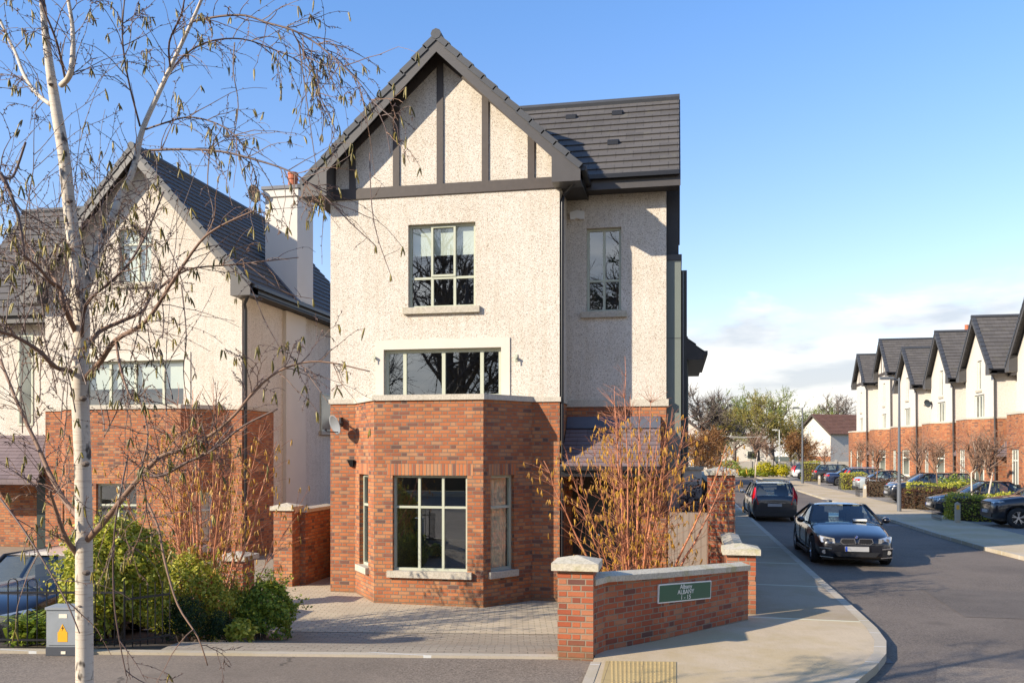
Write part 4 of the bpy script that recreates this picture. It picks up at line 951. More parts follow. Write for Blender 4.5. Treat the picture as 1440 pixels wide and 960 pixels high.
m = MB(); m.box(.86, .91, -.03, .07, 0, Z_at(716, .2, 18.1)); m.build('gate_frame', M['smooth'], gx)
gw = empty('white_garden_wall', (0, 0, 0), 0, 'white rendered garden wall behind the timber side gate, climber on it', 'wall')
m = MB(); m.box(-.2, .55, 20.0, 20.2, 0, Z_at(660, .2, 20)); m.build('render_wall', M['smooth'], gw)
m = MB(); m.box(-.24, .59, 19.95, 20.25, Z_at(660, .2, 20), Z_at(656, .2, 20)); m.build('coping', M['cap'], gw)
rw_ = empty('rear_garden_wall', (0, 0, 0), 0, 'long brick garden wall along the side pavement behind the tall pillar', 'wall')
wallrun(rw_, [Vector((1.02, 17.6, 0)), Vector((1.0, 34, 0))], .22, lambda i: 2.3, lambda p: .3)
# sign
t_ = (p_end-wb0).normalized(); nn_ = Vector((t_.y, -t_.x, 0))
def on_wall(px, py):
    best = min(((abs(CX+F*(((wb0+t_*s_).x*CA+(wb0+t_*s_).y*SA)/((wb0+t_*s_).y*CA-(wb0+t_*s_).x*SA))-px)), s_) for s_ in [i*.005 for i in range(760)])
    v = wb0+t_*best[1]; return v+Vector((0, 0, Z_at(py, v.x, v.y)))
a_, b_ = on_wall(920.5, 834), on_wall(994.5, 827.5)
sc = (a_+b_)/2; sl = (b_-a_).length; hh = (Z_at(815, b_.x, b_.y)-Z_at(840, b_.x, b_.y))
sg_ = empty('street_name_sign', tuple(sc+nn_*.055), atan2(t_.y, t_.x), 'green street name plate reading ALBANY 1 - 15 on the low brick wall', 'sign')
sg_.rotation_euler[1] = -atan2(b_.z-a_.z, Vector((b_.x-a_.x, b_.y-a_.y, 0)).length)
m = MB(); m.box(-sl/2, sl/2, -.012, .01, -hh/2, hh/2); m.build('border', M['sign_white'], sg_)
m = MB(); e = .016; m.box(-sl/2+e, sl/2-e, -.0155, -.01, -hh/2+e, hh/2-e); m.build('panel', M['sign_green'], sg_)
def text(body, size, x, y, z, mat, parent, name='lettering', rot=(pi/2, 0, 0), sx=1.):
    cu_ = bpy.data.curves.new(name, 'FONT'); cu_.body = body; cu_.size = size; cu_.align_x = 'CENTER'; cu_.align_y = 'CENTER'; cu_.extrude = .001; cu_.offset = size*.006
    o = bpy.data.objects.new('tmp', cu_); C.objects.link(o); bpy.context.view_layer.update()
    me = bpy.data.meshes.new_from_object(o.evaluated_get(bpy.context.evaluated_depsgraph_get())); bpy.data.objects.remove(o)
    me.materials.clear(); me.materials.append(mat); q = bpy.data.objects.new(name, me); C.objects.link(q); q.parent = parent
    q.location = (x, y, z); q.rotation_euler = rot; q.scale = (sx, 1, 1); return q
for s_, z_, k_ in (('Albany', .28, 1.15), ('ALBANY', .0, 1.15), ('1 - 15', -.29, 1.15)): text(s_, hh*.335, 0, -.017, hh*z_, M['sign_white'], sg_, sx=k_)

# left garden pillar and walls
lp = W(397.5, 826, 19.35)
t = pillar('side_passage_pillar', lp.x, lp.y+.23, .45, plot_z(lp.x, lp.y)-.1, Z_at(707, lp.x, lp.y+.1), 0, 'brick pillar with pale cap at the start of the passage wall left of the tall house', o=.06, mt='brick')
lw_ = empty('passage_wall', (0, 0, 0), 0, 'brick wall with pale coping running back beside the passage left of the tall house', 'wall')
pA = Vector((lp.x+.36, lp.y+.4, 0)); pB = Vector((lp.x+.38, 19.9, 0))
wallrun(lw_, [pA, pB], .22, mat='brick', ztop=lambda i: [Z_at(720, pA.x, pA.y), Z_at(720, pA.x, pA.y)][i], zbot=lambda p: -.2)
gt = empty('passage_gate', (X_at(455, 19.9), 19.9, 0), 0, 'white-framed dark gate at the end of the passage beside the tall house', 'gate')
wg = -7.376-X_at(455, 19.9); hg = Z_at(716, -7.6, 19.9)
m = MB(); m.box(0, .07, 0, .07, 0, hg); m.box(.07, wg+.3, 0, .07, hg-.07, hg); m.box(.07, wg+.3, 0, .07, .05, .12); m.build('gate_frame', M['white'], gt)
m = MB(); m.box(.07, wg+.3, .02, .05, .12, hg-.07); m.build('boards', M['door'], gt)
l2 = W(327, 820, 16.6); t = pillar('low_garden_pillar', l2.x, l2.y+.2, .46, plot_z(l2.x, l2.y)-.3, Z_at(776, l2.x, l2.y), 0, 'low brick pillar with stone cap half hidden by bushes between the two drives')
fw_ = empty('far_boundary_wall', (0, 0, 0), 0, 'grey rendered boundary wall across the far end of the street', 'wall')
m = MB()
for i in range(16):
    x0 = -3+i*2.2; m.box(x0, x0+1.98, 97, 97.18, .2, 2.12); m.box(x0+1.98, x0+2.2, 96.92, 97.24, .2, 2.3)
m.build('panels', M['wall_far'], fw_)

# ======== lamp posts, utility box, railings, posts
def lamp_post(x, y, h, mat, label, arm=.8, dx=-1, r=.07):
    t = empty('street_lamp', (x, y, street_z(x)), 0, label, 'street lamp')
    m = MB(); m.tube([(0, 0, 0), (0, 0, 1.2)], [r*1.35, r*1.35], 10); m.tube([(0, 0, 1.2), (0, 0, 1.25), (0, 0, h)], [r*1.35, r, r*.62], 10); m.build('post', mat, t, smooth=False)
    m = MB(); m.tube([(0, 0, h-.12), (dx*.35, 0, h-.02)], .03, 6); m.box(min(dx*.25, dx*arm), max(dx*.25, dx*arm), -.13, .13, h-.06, h+.05); o = m.build('lamp_head', mat, t)
    m = MB(); m.box(min(dx*.4, dx*(arm-.05)), max(dx*.4, dx*(arm-.05)), -.1, .1, h-.075, h-.058); m.build('lens', M['sign_white'], o)
ly_ = 41.0; lx = X_at(1264.5, ly_); lamp_post(lx, ly_, Z_at(531, lx, ly_)-street_z(lx), M['lamp'], 'near grey street lamp in front of the terrace')
ly_ = 76.; lx = X_at(1128.5, ly_); lamp_post(lx, ly_, Z_at(573, lx, ly_)-street_z(lx), M['lamp'], 'tall dark street lamp further down the street past the parked cars', r=.09)
ly_ = 104.; lx = X_at(1096, ly_); lamp_post(lx, ly_, Z_at(604, lx, ly_)-street_z(lx), M['lamp_pale'], 'pale street lamp beyond the boundary wall', r=.09)
ub = W(79, 929, 10.45)
t = empty('utility_cabinet', (ub.x, ub.y+.12, street_z(ub.x)-.03), A, 'small grey electricity cabinet with yellow warning label beside the birch trunk', 'utility box')
w2, h_ = .205, .56
m = MB(); m.box(-w2, w2, 0, .25, .105, h_); m.box(-w2-.012, w2+.012, -.015, .265, h_, h_+.03); m.build('cabinet', M['box_grey'], t)
m = MB(); m.box(-w2+.02, w2-.02, -.012, -.001, .13, h_-.02); o = m.build('cabinet_door', M['box_grey'], t)
m = MB(); m.box(-w2-.004, w2+.004, -.01, .256, 0, .105); m.build('plinth', M['box_dark'], t)
m = MB(); m.box(-.02, .035, -.0145, -.0105, .02, .055); m.box(-.045, .055, -.0148, -.0125, h_-.10, h_-.05); m.build('label_plate', M['curtain'], t)
m = MB(); m.box(-.06, .06, -.0148, -.0125, .17, .29); m.prism([(-.05, -.0125, .29), (.05, -.0125, .29), (0, -.0125, .39)], (0, -.0025, 0)); wl = m.build('warning_label', M['warn'], t)
m = MB(); m.prism([(.008, -.0152, .375), (-.015, -.0152, .33), (.002, -.0152, .335), (-.008, -.0152, .30), (.018, -.0152, .345), (.001, -.0152, .342)], (0, -.001, 0)); m.build('lightning_symbol', M['black'], wl)

def railing(name, a, b, z0, h, label, hoop=True, nmax=400, sp=.12):
    a, b = Vector(a), Vector(b); L = (b-a).length; n_ = max(2, int(L/sp)); t = (b-a)/L
    o = empty(name, (a.x, a.y, z0), atan2(t.y, t.x), label, 'railing')
    m = MB(); m.box(0, L, -.012, .012, h-.19, h-.165); m.box(0, L, -.012, .012, .07, .095); m.build('rails', M['black'], o)
    m = MB()
    for i in range(n_+1):
        x = L*i/n_
        if hoop and i % 2 == 0 and i < n_:
            x2 = L*(i+1)/n_; r = (x2-x)/2
            m.tube([(x, 0, .0), (x, 0, h-r)]+[(x+r-r*cos(q*pi/6), 0, h-r+r*sin(q*pi/6)) for q in range(1, 6)]+[(x2, 0, h-r), (x2, 0, 0)], .008, 5)
        elif not hoop or i == n_: m.tube([(x, 0, 0), (x, 0, h)], .008, 5)
    m.build('bars', M['black'], o); return o
ra, rb = fe(-8.6, 10.95), fe(-4.92, 10.95); railing('garden_railing', (*ra, 0), (*rb, 0), street_z(-7), .86, 'black hooped railing along the front of the bushes behind the birch')
rc, rd = fe(-4.92, 10.97), fe(-4.52, 11.4); railing('garden_railing', (*rc, 0), (*rd, 0), street_z(-6)-.02, .80, 'short end section of the black railing turning back towards the driveway', hoop=False, sp=.09)

# ======== cars
def car(name, loc, rz, L, Wd, H, style, pm, label, rimc='rim', front=True, lod=0, roofm=None):
    t = empty(name, loc, rz, label, 'car')
    w = Wd/2; n0 = -L/2; n1 = L/2
    P_ = {'coupe': dict(hood=[(0, .60, .70), (.10, .70, .84), (.35, .78, .93), (.8, .86, .97), (1.35, .95, .985)], belt=.93, tail=[(-.75, .99, .97), (-.3, .99, .93), (-.08, .93, .86), (0, .72, .76)], ws=(1.25, 2.15), rg=(-1.75, -.62), tw=.69, side=.90),
          'sedan': dict(hood=[(0, .60, .72), (.10, .70, .86), (.35, .80, .94), (.8, .88, .98), (1.3, .96, .985)], belt=.95, tail=[(-.75, 1.02, .97), (-.3, 1.01, .94), (-.06, .95, .88), (0, .7, .78)], ws=(1.2, 2.0), rg=(-1.5, -.72), tw=.70, side=.92),
          'estate': dict(hood=[(0, .62, .74), (.10, .74, .88), (.35, .84, .95), (.8, .92, .98), (1.1, .98, .985)], belt=.98, tail=[(-.6, .99, .985), (-.25, .99, .96), (-.06, .97, .92), (0, .80, .86)], ws=(1.05, 1.85), rg=(-.42, -.10), tw=.74, side=.96),
          'suv': dict(hood=[(0, .78, .80), (.08, .92, .90), (.3, 1.02, .96), (.8, 1.08, .985), (1.05, 1.12, .99)], belt=1.10, tail=[(-.6, 1.12, .985), (-.25, 1.12, .96), (-.06, 1.08, .93), (0, .85, .88)], ws=(1.0, 1.75), rg=(-.5, -.12), tw=.76, side=1.08),
          'mini': dict(hood=[(0, .66, .74), (.08, .80, .88), (.3, .90, .95), (.6, .95, .98), (.9, .98, .985)], belt=.97, tail=[(-.5, .97, .985), (-.2, .97, .95), (-.05, .95, .92), (0, .75, .84)], ws=(.95, 1.4), rg=(-.35, -.12), tw=.74, side=.95)}[style]
    zb = .20 if style != 'suv' else .28
    st = [(n0+a, z, f) for a, z, f in P_['hood']]
    a0, a1 = st[-1][0]+.35, n1+P_['tail'][0][0]-.3
    st += [(a0+(a1-a0)*i/4, P_['belt'], 1.0) for i in range(5)]+[(n1+a, z, f) for a, z, f in P_['tail']]
    prof = []
    for y, z, f in st:
        hw = w*f; e_ = 0 if n0+.05 < y < n1-.05 else .08
        prof.append((y, [(0, zb+e_), (hw*.85, zb+e_), (hw*.965, zb+.07+e_*.5), (hw, lerp(zb, z, .42)), (hw*.985, lerp(zb, z, .68)), (hw*.955, z-.09), (hw*.86, z-.012), (hw*.45, z+.018), (0, z+.03)]))
    m = MB(); np_ = len(prof[0][1]); ring = []
    for y, q in prof:
        full = [(x, z) for x, z in q]+[(-x, z) for x, z in q[-2:0:-1]]; ring.append([(x, y, z) for x, z in full])
    k = len(ring[0]); m.v = [p for r_ in ring for p in r_]
    for i in range(len(ring)-1):
        for j in range(k): m.f.append((i*k+j, i*k+(j+1) % k, (i+1)*k+(j+1) % k, (i+1)*k+j))
    m.f.append(tuple(range(k))); m.f.append(tuple(range((len(ring)-1)*k+k-1, (len(ring)-1)*k-1, -1)))
    body = m.build('body', pm, t, smooth=True, fix=True)
    wr = .33 if style != 'suv' else .36; wr = .31 if style == 'mini' else wr
    wy = (n0+.82*L/4.4, n1-.90*L/4.4)
    cut = MB()
    for y in wy:
        for sx in (-1, 1):
            x0, x1 = sorted((sx*(w-.27), sx*(w+.1)))
            cut.tube([(x0, y, wr+.005), (x1, y, wr+.005)], wr*1.17, 28)
    co = cut.build('cutter', pm, None, fix=True); co.matrix_world = Matrix.Identity(4)
    body.parent = None
    s_ = body.modifiers.new('s', 'SUBSURF'); s_.levels = s_.render_levels = 2 if lod == 0 else 1
    b_ = body.modifiers.new('b', 'BOOLEAN'); b_.operation = 'DIFFERENCE'; b_.object = co; b_.solver = 'EXACT'
    bpy.context.view_layer.update(); dg = bpy.context.evaluated_depsgraph_get()
    me = bpy.data.meshes.new_from_object(body.evaluated_get(dg)); body.modifiers.clear(); body.data = me; me.name = 'body'
    bpy.data.objects.remove(co); body.parent = t
    # greenhouse
    ws, rg = P_['ws'], P_['rg']; zb2 = P_['belt']-.03; tw = w*P_['tw']; bw = w*.93; zr = H
    yb0, yb1 = n0+ws[0], n1+rg[0] if style in ('coupe', 'sedan') else n1+rg[1]
    yt0 = n0+ws[1]; yt1 = (n1+rg[0]-.75) if style in ('coupe', 'sedan') else n1+rg[0]
    if style in ('coupe', 'sedan'): yb1 = n1+rg[1]; yt1 = n1+rg[0]
    zc0 = zb2+.02
    def sec(f, arc_=0):      # f 0..1 from belt to roof
        f2 = f; return lerp(bw, tw, f**1.15)
    N = 6
    def pt_front(i, f):      # i -1..1
        hw = sec(f); return Vector((hw*i, lerp(yb0, yt0, f)+.16*i*i*(1-f*.3)-.02*sin(pi*f), lerp(zc0, zr-.045, f)+.0))
    def pt_rear(i, f):
        hw = sec(f); return Vector((hw*i, lerp(yb1, yt1, f)-.12*i*i+(.05 if style in ('estate', 'suv', 'mini') else .02)*sin(pi*f), lerp(zc0, zr-.055, f)))
    g = MB(); g.grid(N*2, 4, lambda i, j: pt_front(i*2-1, j)); fg = g.build('windscreen', M['glass_car'], t, smooth=True)
    g = MB(); g.grid(N*2, 4, lambda i, j: pt_rear(1-i*2, j)); g.build('rear_window', M['glass_car'], t, smooth=True)
    sw_ = []
    for sx in (-1, 1):
        g = MB(); g.grid(8, 4, lambda i, j: (lambda a, b: a.lerp(b, i)+Vector((sx*.03*sin(pi*i)*(1-j*.5), 0, 0)))(pt_front(sx, j), pt_rear(sx, j)) if sx > 0 else (lambda a, b: b.lerp(a, i)+Vector((sx*.03*sin(pi*i)*(1-j*.5), 0, 0)))(pt_front(sx, j), pt_rear(sx, j)))
        g.build('side_window', M['glass_car'], t, smooth=True)
    # roof
    def rp(i, j):
        a, b = pt_front(i*2-1, 1), pt_rear(i*2-1, 1); p = a.lerp(b, j); e2 = abs(i*2-1)
        p.z += .045*(1-e2**3)*(.55+.45*sin(pi*j))+.012*sin(pi*j)+.004; return p
    g = MB(); g.grid(12, 10, rp)
    rv = list(g.v); g.build('roof', roofm or pm, t, smooth=True)
    g = MB()
    for sx in (-1, 1):
        g.tube([pt_front(sx, q/6) for q in range(7)]+[pt_front(sx, 1).lerp(pt_rear(sx, 1), q/6) for q in range(1, 7)]+[pt_rear(sx, 1-q/6) for q in range(1, 7)], .035, 6)
        for f_ in ((.50,) if style == 'coupe' else (.42, .74)):
            a, b = pt_front(sx, 0).lerp(pt_rear(sx, 0), f_), pt_front(sx, 1).lerp(pt_rear(sx, 1), f_)
            g.tube([a+Vector((sx*.028, 0, 0)), b+Vector((sx*.016, 0, 0))], .03, 6)
    g.build('pillars', (M['plastic'] if style != 'mini' else M['plastic']), t, smooth=True)
    g = MB(); g.box(-w*.8, w*.8, n0+.25, n1-.2, zb-.04, zb+.28); g.build('underbody', M['plastic'], t)
    for sx in (-.38, .38):
        for yy in ((yb0+1.25), (yb0+2.15)):
            g = MB(); g.box(sx*w*1.25-.22, sx*w*1.25+.22, yy, yy+.13, .5, zb2+.22); g.box(sx*w*1.25-.12, sx*w*1.25+.12, yy+.02, yy+.1, zb2+.219, zb2+.38); g.build('seat', M['interior'], t)
    g = MB(); g.box(-w*.8, w*.8, yb0+.25, yb0+.4, .6, zb2-.02); g.build('dashboard', M['interior'], t)
    for y in wy:
        for sx in (-1, 1):
            xo = sx*(w-.115)
            g = MB(); ww_ = .105; g.lathe([(wr*.62, -ww_), (wr*.9, -ww_), (wr, -ww_*.75), (wr, ww_*.75), (wr*.9, ww_), (wr*.62, ww_)], (xo, y, wr), 'x', 28)
            wh = g.build('wheel', M['tyre'], t, smooth=True)
            g = MB(); g.lathe([(wr*.66, ww_*.8*sx), (wr*.60, ww_*.85*sx), (wr*.56, ww_*.3*sx), (wr*.56, -ww_*.5*sx)], (xo, y, wr), 'x', 28)
            for q in range(5):
                a = q*2*pi/5+.3
                for da in (-.16, .16):
                    p0_ = Vector((xo+sx*ww_*.72, y+wr*.12*cos(a), wr+wr*.12*sin(a))); p1_ = Vector((xo+sx*ww_*.78, y+wr*.61*cos(a+da), wr+wr*.61*sin(a+da))); g.beam(p0_, p1_, .03, .03, (1, 0, 0))
            g.tube([(xo+sx*ww_*.5, y, wr), (xo+sx*ww_*.85, y, wr)], wr*.15, 12)
            g.build('rim', M[rimc], wh)
            g = MB(); g.tube([(xo-sx*.02, y, wr), (xo+sx*.01, y, wr)], wr*.57, 20); g.build('brake_disc', M['plastic'], wh)
    # front
    zh = P_['hood'][1][1]; f0 = P_['hood'][0][2]*w; yh = n0
    def quadbox(name, mat, pts, th, sx_list=(-1, 1), parent=None):
        for sx in sx_list:
            g = MB(); g.prism([(sx*x, y, z) for x, y, z in pts], (0, th, 0)); g.build(name, mat, parent or t)
    hl = zh-.02
    quadbox('headlight', M['headlight'], [(w*.52, n0+.005, hl-.11), (w*.84, n0+.13, hl-.10), (w*.90, n0+.26, hl+.02), (w*.86, n0+.22, hl+.045), (w*.54, n0+.015, hl-.005)], .2)
    if style == 'coupe':
        for sx in (-1, 1):
            for cx_ in (.62, .76):
                g = MB(); g.tube([(sx*w*cx_, n0+.055+.13*(cx_-.6)*3, hl-.045), (sx*w*cx_, n0+.035+.13*(cx_-.6)*3, hl-.045)], .042, 12)
                g.build('lamp_ring', M['chrome'], t)
        for sx in (-1, 1):
            g = MB(); c_ = [(.02, -.065), (.30, -.085), (.37, -.03), (.34, .055), (.05, .06)]
            g.prism([(sx*x, n0-.028+x*.1, hl-.055+z) for x, z in c_], (0, .06, 0)); gr = g.build('grille_surround', M['chrome'], t)
            g = MB(); g.prism([(sx*(.19+(x-.19)*.88), n0-.034+x*.1, hl-.058+z*.80) for x, z in c_], (0, .05, 0)); g.build('grille', M['plastic'], gr)
            g = MB()
            for q in range(6): x = .06+q*.05; g.box(min(sx*x, sx*(x+.006)), max(sx*x, sx*(x+.006)), n0-.040+x*.1, n0-.03+x*.1, hl-.115, hl-.015)
            g.build('grille_bar', M['plastic'], gr)
        g = MB(); g.prism([(-.42, n0-.012, .26), (.42, n0-.012, .26), (.50, n0-.012, .36), (-.50, n0-.012, .36)], (0, .1, 0)); g.build('lower_intake', M['plastic'], t)
        quadbox('corner_intake', M['plastic'], [(w*.62, n0+.02, .27), (w*.86, n0+.10, .28), (w*.88, n0+.10, .44), (w*.64, n0+.02, .42)], .2)
        for sx in (-1, 1):
            g = MB(); g.beam((sx*w*.87, n0+.12, .25), (sx*.52, n0-.005, .235), .02, .02); g.build('bumper_trim', M['chrome'], t)
            g = MB(); g.beam((sx*w*.60, n0+.0, .44), (sx*w*.88, n0+.09, .455), .03, .025); g.build('bumper_trim', M['chrome'], t)
        for sx in (-1, 1): g = MB(); g.tube([(sx*w*.78, n0+.06, .36), (sx*w*.78, n0+.09, .36)], .048, 14); g.build('fog_lamp', M['headlight'], t)
        g = MB(); g.lathe([(0, -.012), (.036, -.010), (.04, 0)], (0, n0+.045, hl+.03), 'y', 20); bd_ = g.build('badge', M['chrome'], t)
        g = MB(); r_ = .026
        for q in (0, 2): g.poly([(0, n0+.031, hl+.03)]+[(r_*sin((q+a/4)*pi/2), n0+.031, hl+.03+r_*cos((q+a/4)*pi/2)) for a in range(5)])
        g.build('badge_roundel', M['plate_blue'], bd_)
    else:
        g = MB(); g.prism([(-w*.5, n0-.01, hl-.10), (w*.5, n0-.01, hl-.10), (w*.5, n0-.01, hl-.0), (-w*.5, n0-.01, hl-.0)], (0, .1, 0)); gr = g.build('grille', M['plastic'], t)
        g = MB(); g.box(-w*.5, w*.5, n0-.018, n0-.008, hl-.06, hl-.04); g.build('grille_bar', M['chrome'], gr)
        g = MB(); g.prism([(-w*.62, n0-.005, zb+.08), (w*.62, n0-.005, zb+.08), (w*.66, n0-.005, zb+.24), (-w*.66, n0-.005, zb+.24)], (0, .1, 0)); g.build('lower_intake', M['plastic'], t)
    pz_ = .44 if style != 'suv' else .56
    g = MB(); g.box(-.26, .26, n0-.045, n0+.02, pz_-.055, pz_+.055); pl = g.build('number_plate', M['plate'], t)
    g = MB(); g.box(.215, .26, n0-.047, n0-.0455, pz_-.055, pz_+.055) if False else g.box(-.26, -.215, n0-.047, n0-.0455, pz_-.055, pz_+.055); g.build('plate_band', M['plate_blue'], pl)
    # rear
    zt_ = P_['tail'][-2][1]
    if style in ('estate', 'suv', 'mini'):
        quadbox('tail_light', M['tail'], [(w*.66, n1+.0, zt_-.30), (w*.93, n1-.09, zt_-.30), (w*.95, n1-.12, zt_), (w*.80, n1-.30, zt_+.34), (w*.76, n1-.28, zt_+.34), (w*.74, n1-.03, zt_-.02)], -.12) if style == 'estate' else quadbox('tail_light', M['tail'], [(w*.62, n1+.0, zt_-.2), (w*.92, n1-.08, zt_-.2), (w*.92, n1-.1, zt_-.02), (w*.62, n1-.02, zt_-.02)], -.12)
    else: quadbox('tail_light', M['tail'], [(w*.50, n1+.01, zt_-.20), (w*.88, n1-.08, zt_-.20), (w*.90, n1-.12, zt_-.06), (w*.50, n1-.0, zt_-.06)], -.12)
    g = MB(); g.box(-.26, .26, n1-.02, n1+.03, zt_-.38, zt_-.27); g.build('number_plate', M['plate'], t)
    g = MB(); g.box(-.38, .38, n1-.02, n1+.028, zt_-.245, zt_-.22); g.build('tailgate_trim', M['chrome'], t)
    g = MB(); g.box(-w*.86, w*.86, n1-.12, n1+.015, zb+.02, zb+.2); g.build('rear_bumper', M['plastic'], t)
    for sx in (-1, 1):
        g = MB(); c_ = Vector((sx*(w+.10), yb0+.42, zb2+.09))
        g.lathe([(0, -.09), (.05, -.075), (.075, -.02), (.078, .05), (.06, .055), (0, .055)], c_, 'y', 14); g.beam((sx*w*.9, yb0+.45, zb2+.02), (c_.x, c_.y+.02, c_.z-.02), .05, .03)
        g.v = [((x-c_.x)*1.25+c_.x, y, z) for x, y, z in g.v]; g.build('door_mirror', pm if style != 'estate' else M['chrome'], t, smooth=True)
    if style == 'estate':
        for sx in (-1, 1): g = MB(); g.tube([(sx*tw*.93, yt0+.2, zr-.02), (sx*tw*.93, yt0+.3, zr+.045), (sx*tw*.93, yt1-.25, zr+.045), (sx*tw*.93, yt1-.1, zr-.02)], .018, 6); g.build('roof_rail', M['chrome'], t)
    # shut lines and sill
    for sx in (-1, 1):
        g = MB()
        for yy in ((yb0+.35), lerp(yb0, yb1, .52)): g.box(min(sx*(w*.985), sx*(w+.004)), max(sx*(w*.985), sx*(w+.004)), yy, yy+.012, zb+.14, zb2-.12)
        g.box(min(sx*w*.97, sx*(w+.006)), max(sx*w*.97, sx*(w+.006)), wy[0]+wr*1.3, wy[1]-wr*1.3, zb-.01, zb+.06)
        g.build('trim_line', M['plastic'], t)
    return t
def bmw_fix(t): pass
bm = W(1199, 797, 2.62*F/(797-HY)); by = 18.95+2.1
bxx = X_at(1201, 18.95)
c1 = car('dark_coupe', (4.10, 23.5, street_z(5)-.10), 0, 4.64, 1.83, 1.37, 'coupe', M['p_black'], 'blue-black coupe facing the camera on the side street')
m = MB(); m.box(.18, .5, -2.32+1.36, -2.32+1.52, .985, 1.03); m.build('windscreen_paper', M['sign_white'], c1)
ey = 28.6; exx = X_at(1085, ey)
car('dark_estate', (3.68, 36.6, street_z(4)-.10), pi, 4.5, 1.80, 1.50, 'estate', M['p_grey'], 'graphite estate car with tall red rear lights, driving away down the side street')
mc = W(22, 900, 13.3)
car('small_hatchback', (-9.66, 12.1, plot_z(-9.7, 12.3)-.02), radians(3), 3.75, 1.70, 1.44, 'mini', M['p_black'], 'small dark hatchback with cream roof behind the railing at the left edge', roofm=M['p_cream'])
gp = 'cars parked on the drives in front of the terrace'
parked = [  # px of near end, Y, front?, style, paint, L, W, H, label
    (1386, 33.9, 1, 'suv', 'p_black', 4.2, 1.82, 1.60, 'black compact SUV cut by the right edge, nose towards the pavement'),
    (1306, 40.0, 1, 'sedan', 'p_grey', 4.6, 1.8, 1.45, 'dark grey saloon parked nose out between two low hedges'),
    (1246, 48.4, 1, 'suv', 'p_black', 4.4, 1.82, 1.60, 'black car with pale bonnet reflections nose out, left of the near street lamp'),
    (1249, 51.6, 0, 'sedan', 'p_ltblue', 4.4, 1.78, 1.46, 'pale blue car tail out, just behind the black one near the lamp'),
    (1201, 61.5, 0, 'sedan', 'p_silver', 4.6, 1.8, 1.46, 'silver-green saloon parked tail out with red rear lights'),
    (1186, 68.3, 0, 'estate', 'p_white', 4.5, 1.8, 1.48, 'white estate car parked beyond the silver saloon'),
    (1160, 72.6, 0, 'sedan', 'p_navy', 4.6, 1.8, 1.44, 'navy saloon parked tail out beyond the white estate'),
    (1143, 80.0, 0, 'suv', 'p_grey', 4.4, 1.82, 1.6, 'dark car half hidden by a hedge near the end of the row'),
    (1113, 89.5, 0, 'estate', 'p_white', 4.4, 1.8, 1.5, 'farthest parked car, white roof and dark tail beside the round hedge')]
for px, Y, fr_, st_, pm_, L_, W__, H_, lb in parked:
    x = X_at(px, Y); c_ = car('parked_car', (x+L_/2, Y, street_z(x)-.02), (-pi/2 if fr_ else pi/2), L_, W__, H_, st_, M[pm_], lb, lod=1); c_['group'] = gp
# ======== vegetation
def rv(s=1.): return Vector((R.gauss(0, s), R.gauss(0, s), R.gauss(0, s)))
def blobnoise(d, seed): return .5+.5*sin(d.x*3.1+seed)*sin(d.y*2.7+seed*1.7)*1+.25*sin(d.z*7+seed*3+d.x*6)
def bush(name, c, r, n_, ls, mat, label, cat='bush', group=None, seed=1, stems=True, yellow=None):
    m = MB(); i = 0
    while i < n_:
        d = rv().normalized()
        if d.z < -.75: continue
        rad = (.66+.36*blobnoise(d, seed)+.05*sin(d.x*11+seed)*sin(d.z*13))*(R.random()**.33 if R.random() < .35 else R.uniform(.86, 1.04))
        p = Vector((d.x*r[0]*rad, d.y*r[1]*rad, r[2]*.82+d.z*r[2]*rad)); 
        if p.z < .02: p.z = R.uniform(.02, .2)
        m.leaf(p, ls*R.uniform(.6, 1.3), up=d+Vector((0, 0, .4)), asp=.55); i += 1
    if n_ > 1200:
        for q in range(90 if stems else 30):
            d = rv().normalized()
            if d.z < -.1: d.z = -d.z
            b0 = Vector((d.x*r[0], d.y*r[1], r[2]*.82+d.z*r[2]))*.93; L_ = R.uniform(.10, .30) if stems else .07; dd = (d+rv(.25)+Vector((0, 0, .5))).normalized()
            for k_ in range(11): m.leaf(b0+dd*L_*k_/10+rv(ls*.32), ls*R.uniform(.6, 1.15), up=dd, asp=.5)
    if not stems:
        o = m.build(name, mat); o.location = c; return tag(o, label, cat, group)
    t = empty(name, (c[0], c[1], c[2]), 0, label, cat, group); m.build('foliage', mat, t)
    if stems:
        m = MB()
        for q in range(9):
            a = R.random()*6.28; e = Vector((cos(a)*r[0]*.6, sin(a)*r[1]*.6, r[2]*R.uniform(.8, 1.5))); m.tube([(cos(a)*.08, sin(a)*.08, -.1), e*.5+rv(.03), e], [.02, .013, .005], 5)
        m.build('stems', M['bark_grey'], t)
    return t
def wb(px, py, d, zoff=0):
    p = W(px, py, d); return (p.x, p.y, plot_z(p.x, p.y)+zoff)
S_ = lambda d: F/d
bush('laurel_bush', wb(158, 895, 12.0), (.78, .66, .98), 15000, .07, M['leaf_yg'], 'large yellow-green bush behind the birch trunk', seed=2)
bush('laurel_bush', wb(262, 880, 13.3), (.74, .45, .80), 8500, .055, M['leaf_yg'], 'yellow-tipped bush just right of the large yellow-green bush', seed=5)
bush('laurel_bush', wb(372, 868, 14.0), (.56, .45, .56), 7500, .06, M['leaf_green'], 'bright green bush at the foot of the passage pillar', seed=3)
bush('laurel_bush', wb(318, 868, 14.6), (.42, .35, .46), 3500, .06, M['leaf_yg'], 'small yellow-green bush in front of the low brick pillar', seed=7)
bush('box_ball', wb(257, 893, 12.3), (.34, .32, .36), 5200, .03, M['leaf_box'], 'large clipped dark box ball in the bed left of the drive', seed=.3, stems=False)
bush('box_ball', wb(306, 880, 12.6), (.24, .24, .25), 3000, .03, M['leaf_box'], 'smaller clipped box ball by the edge of the drive', seed=.6, stems=False)
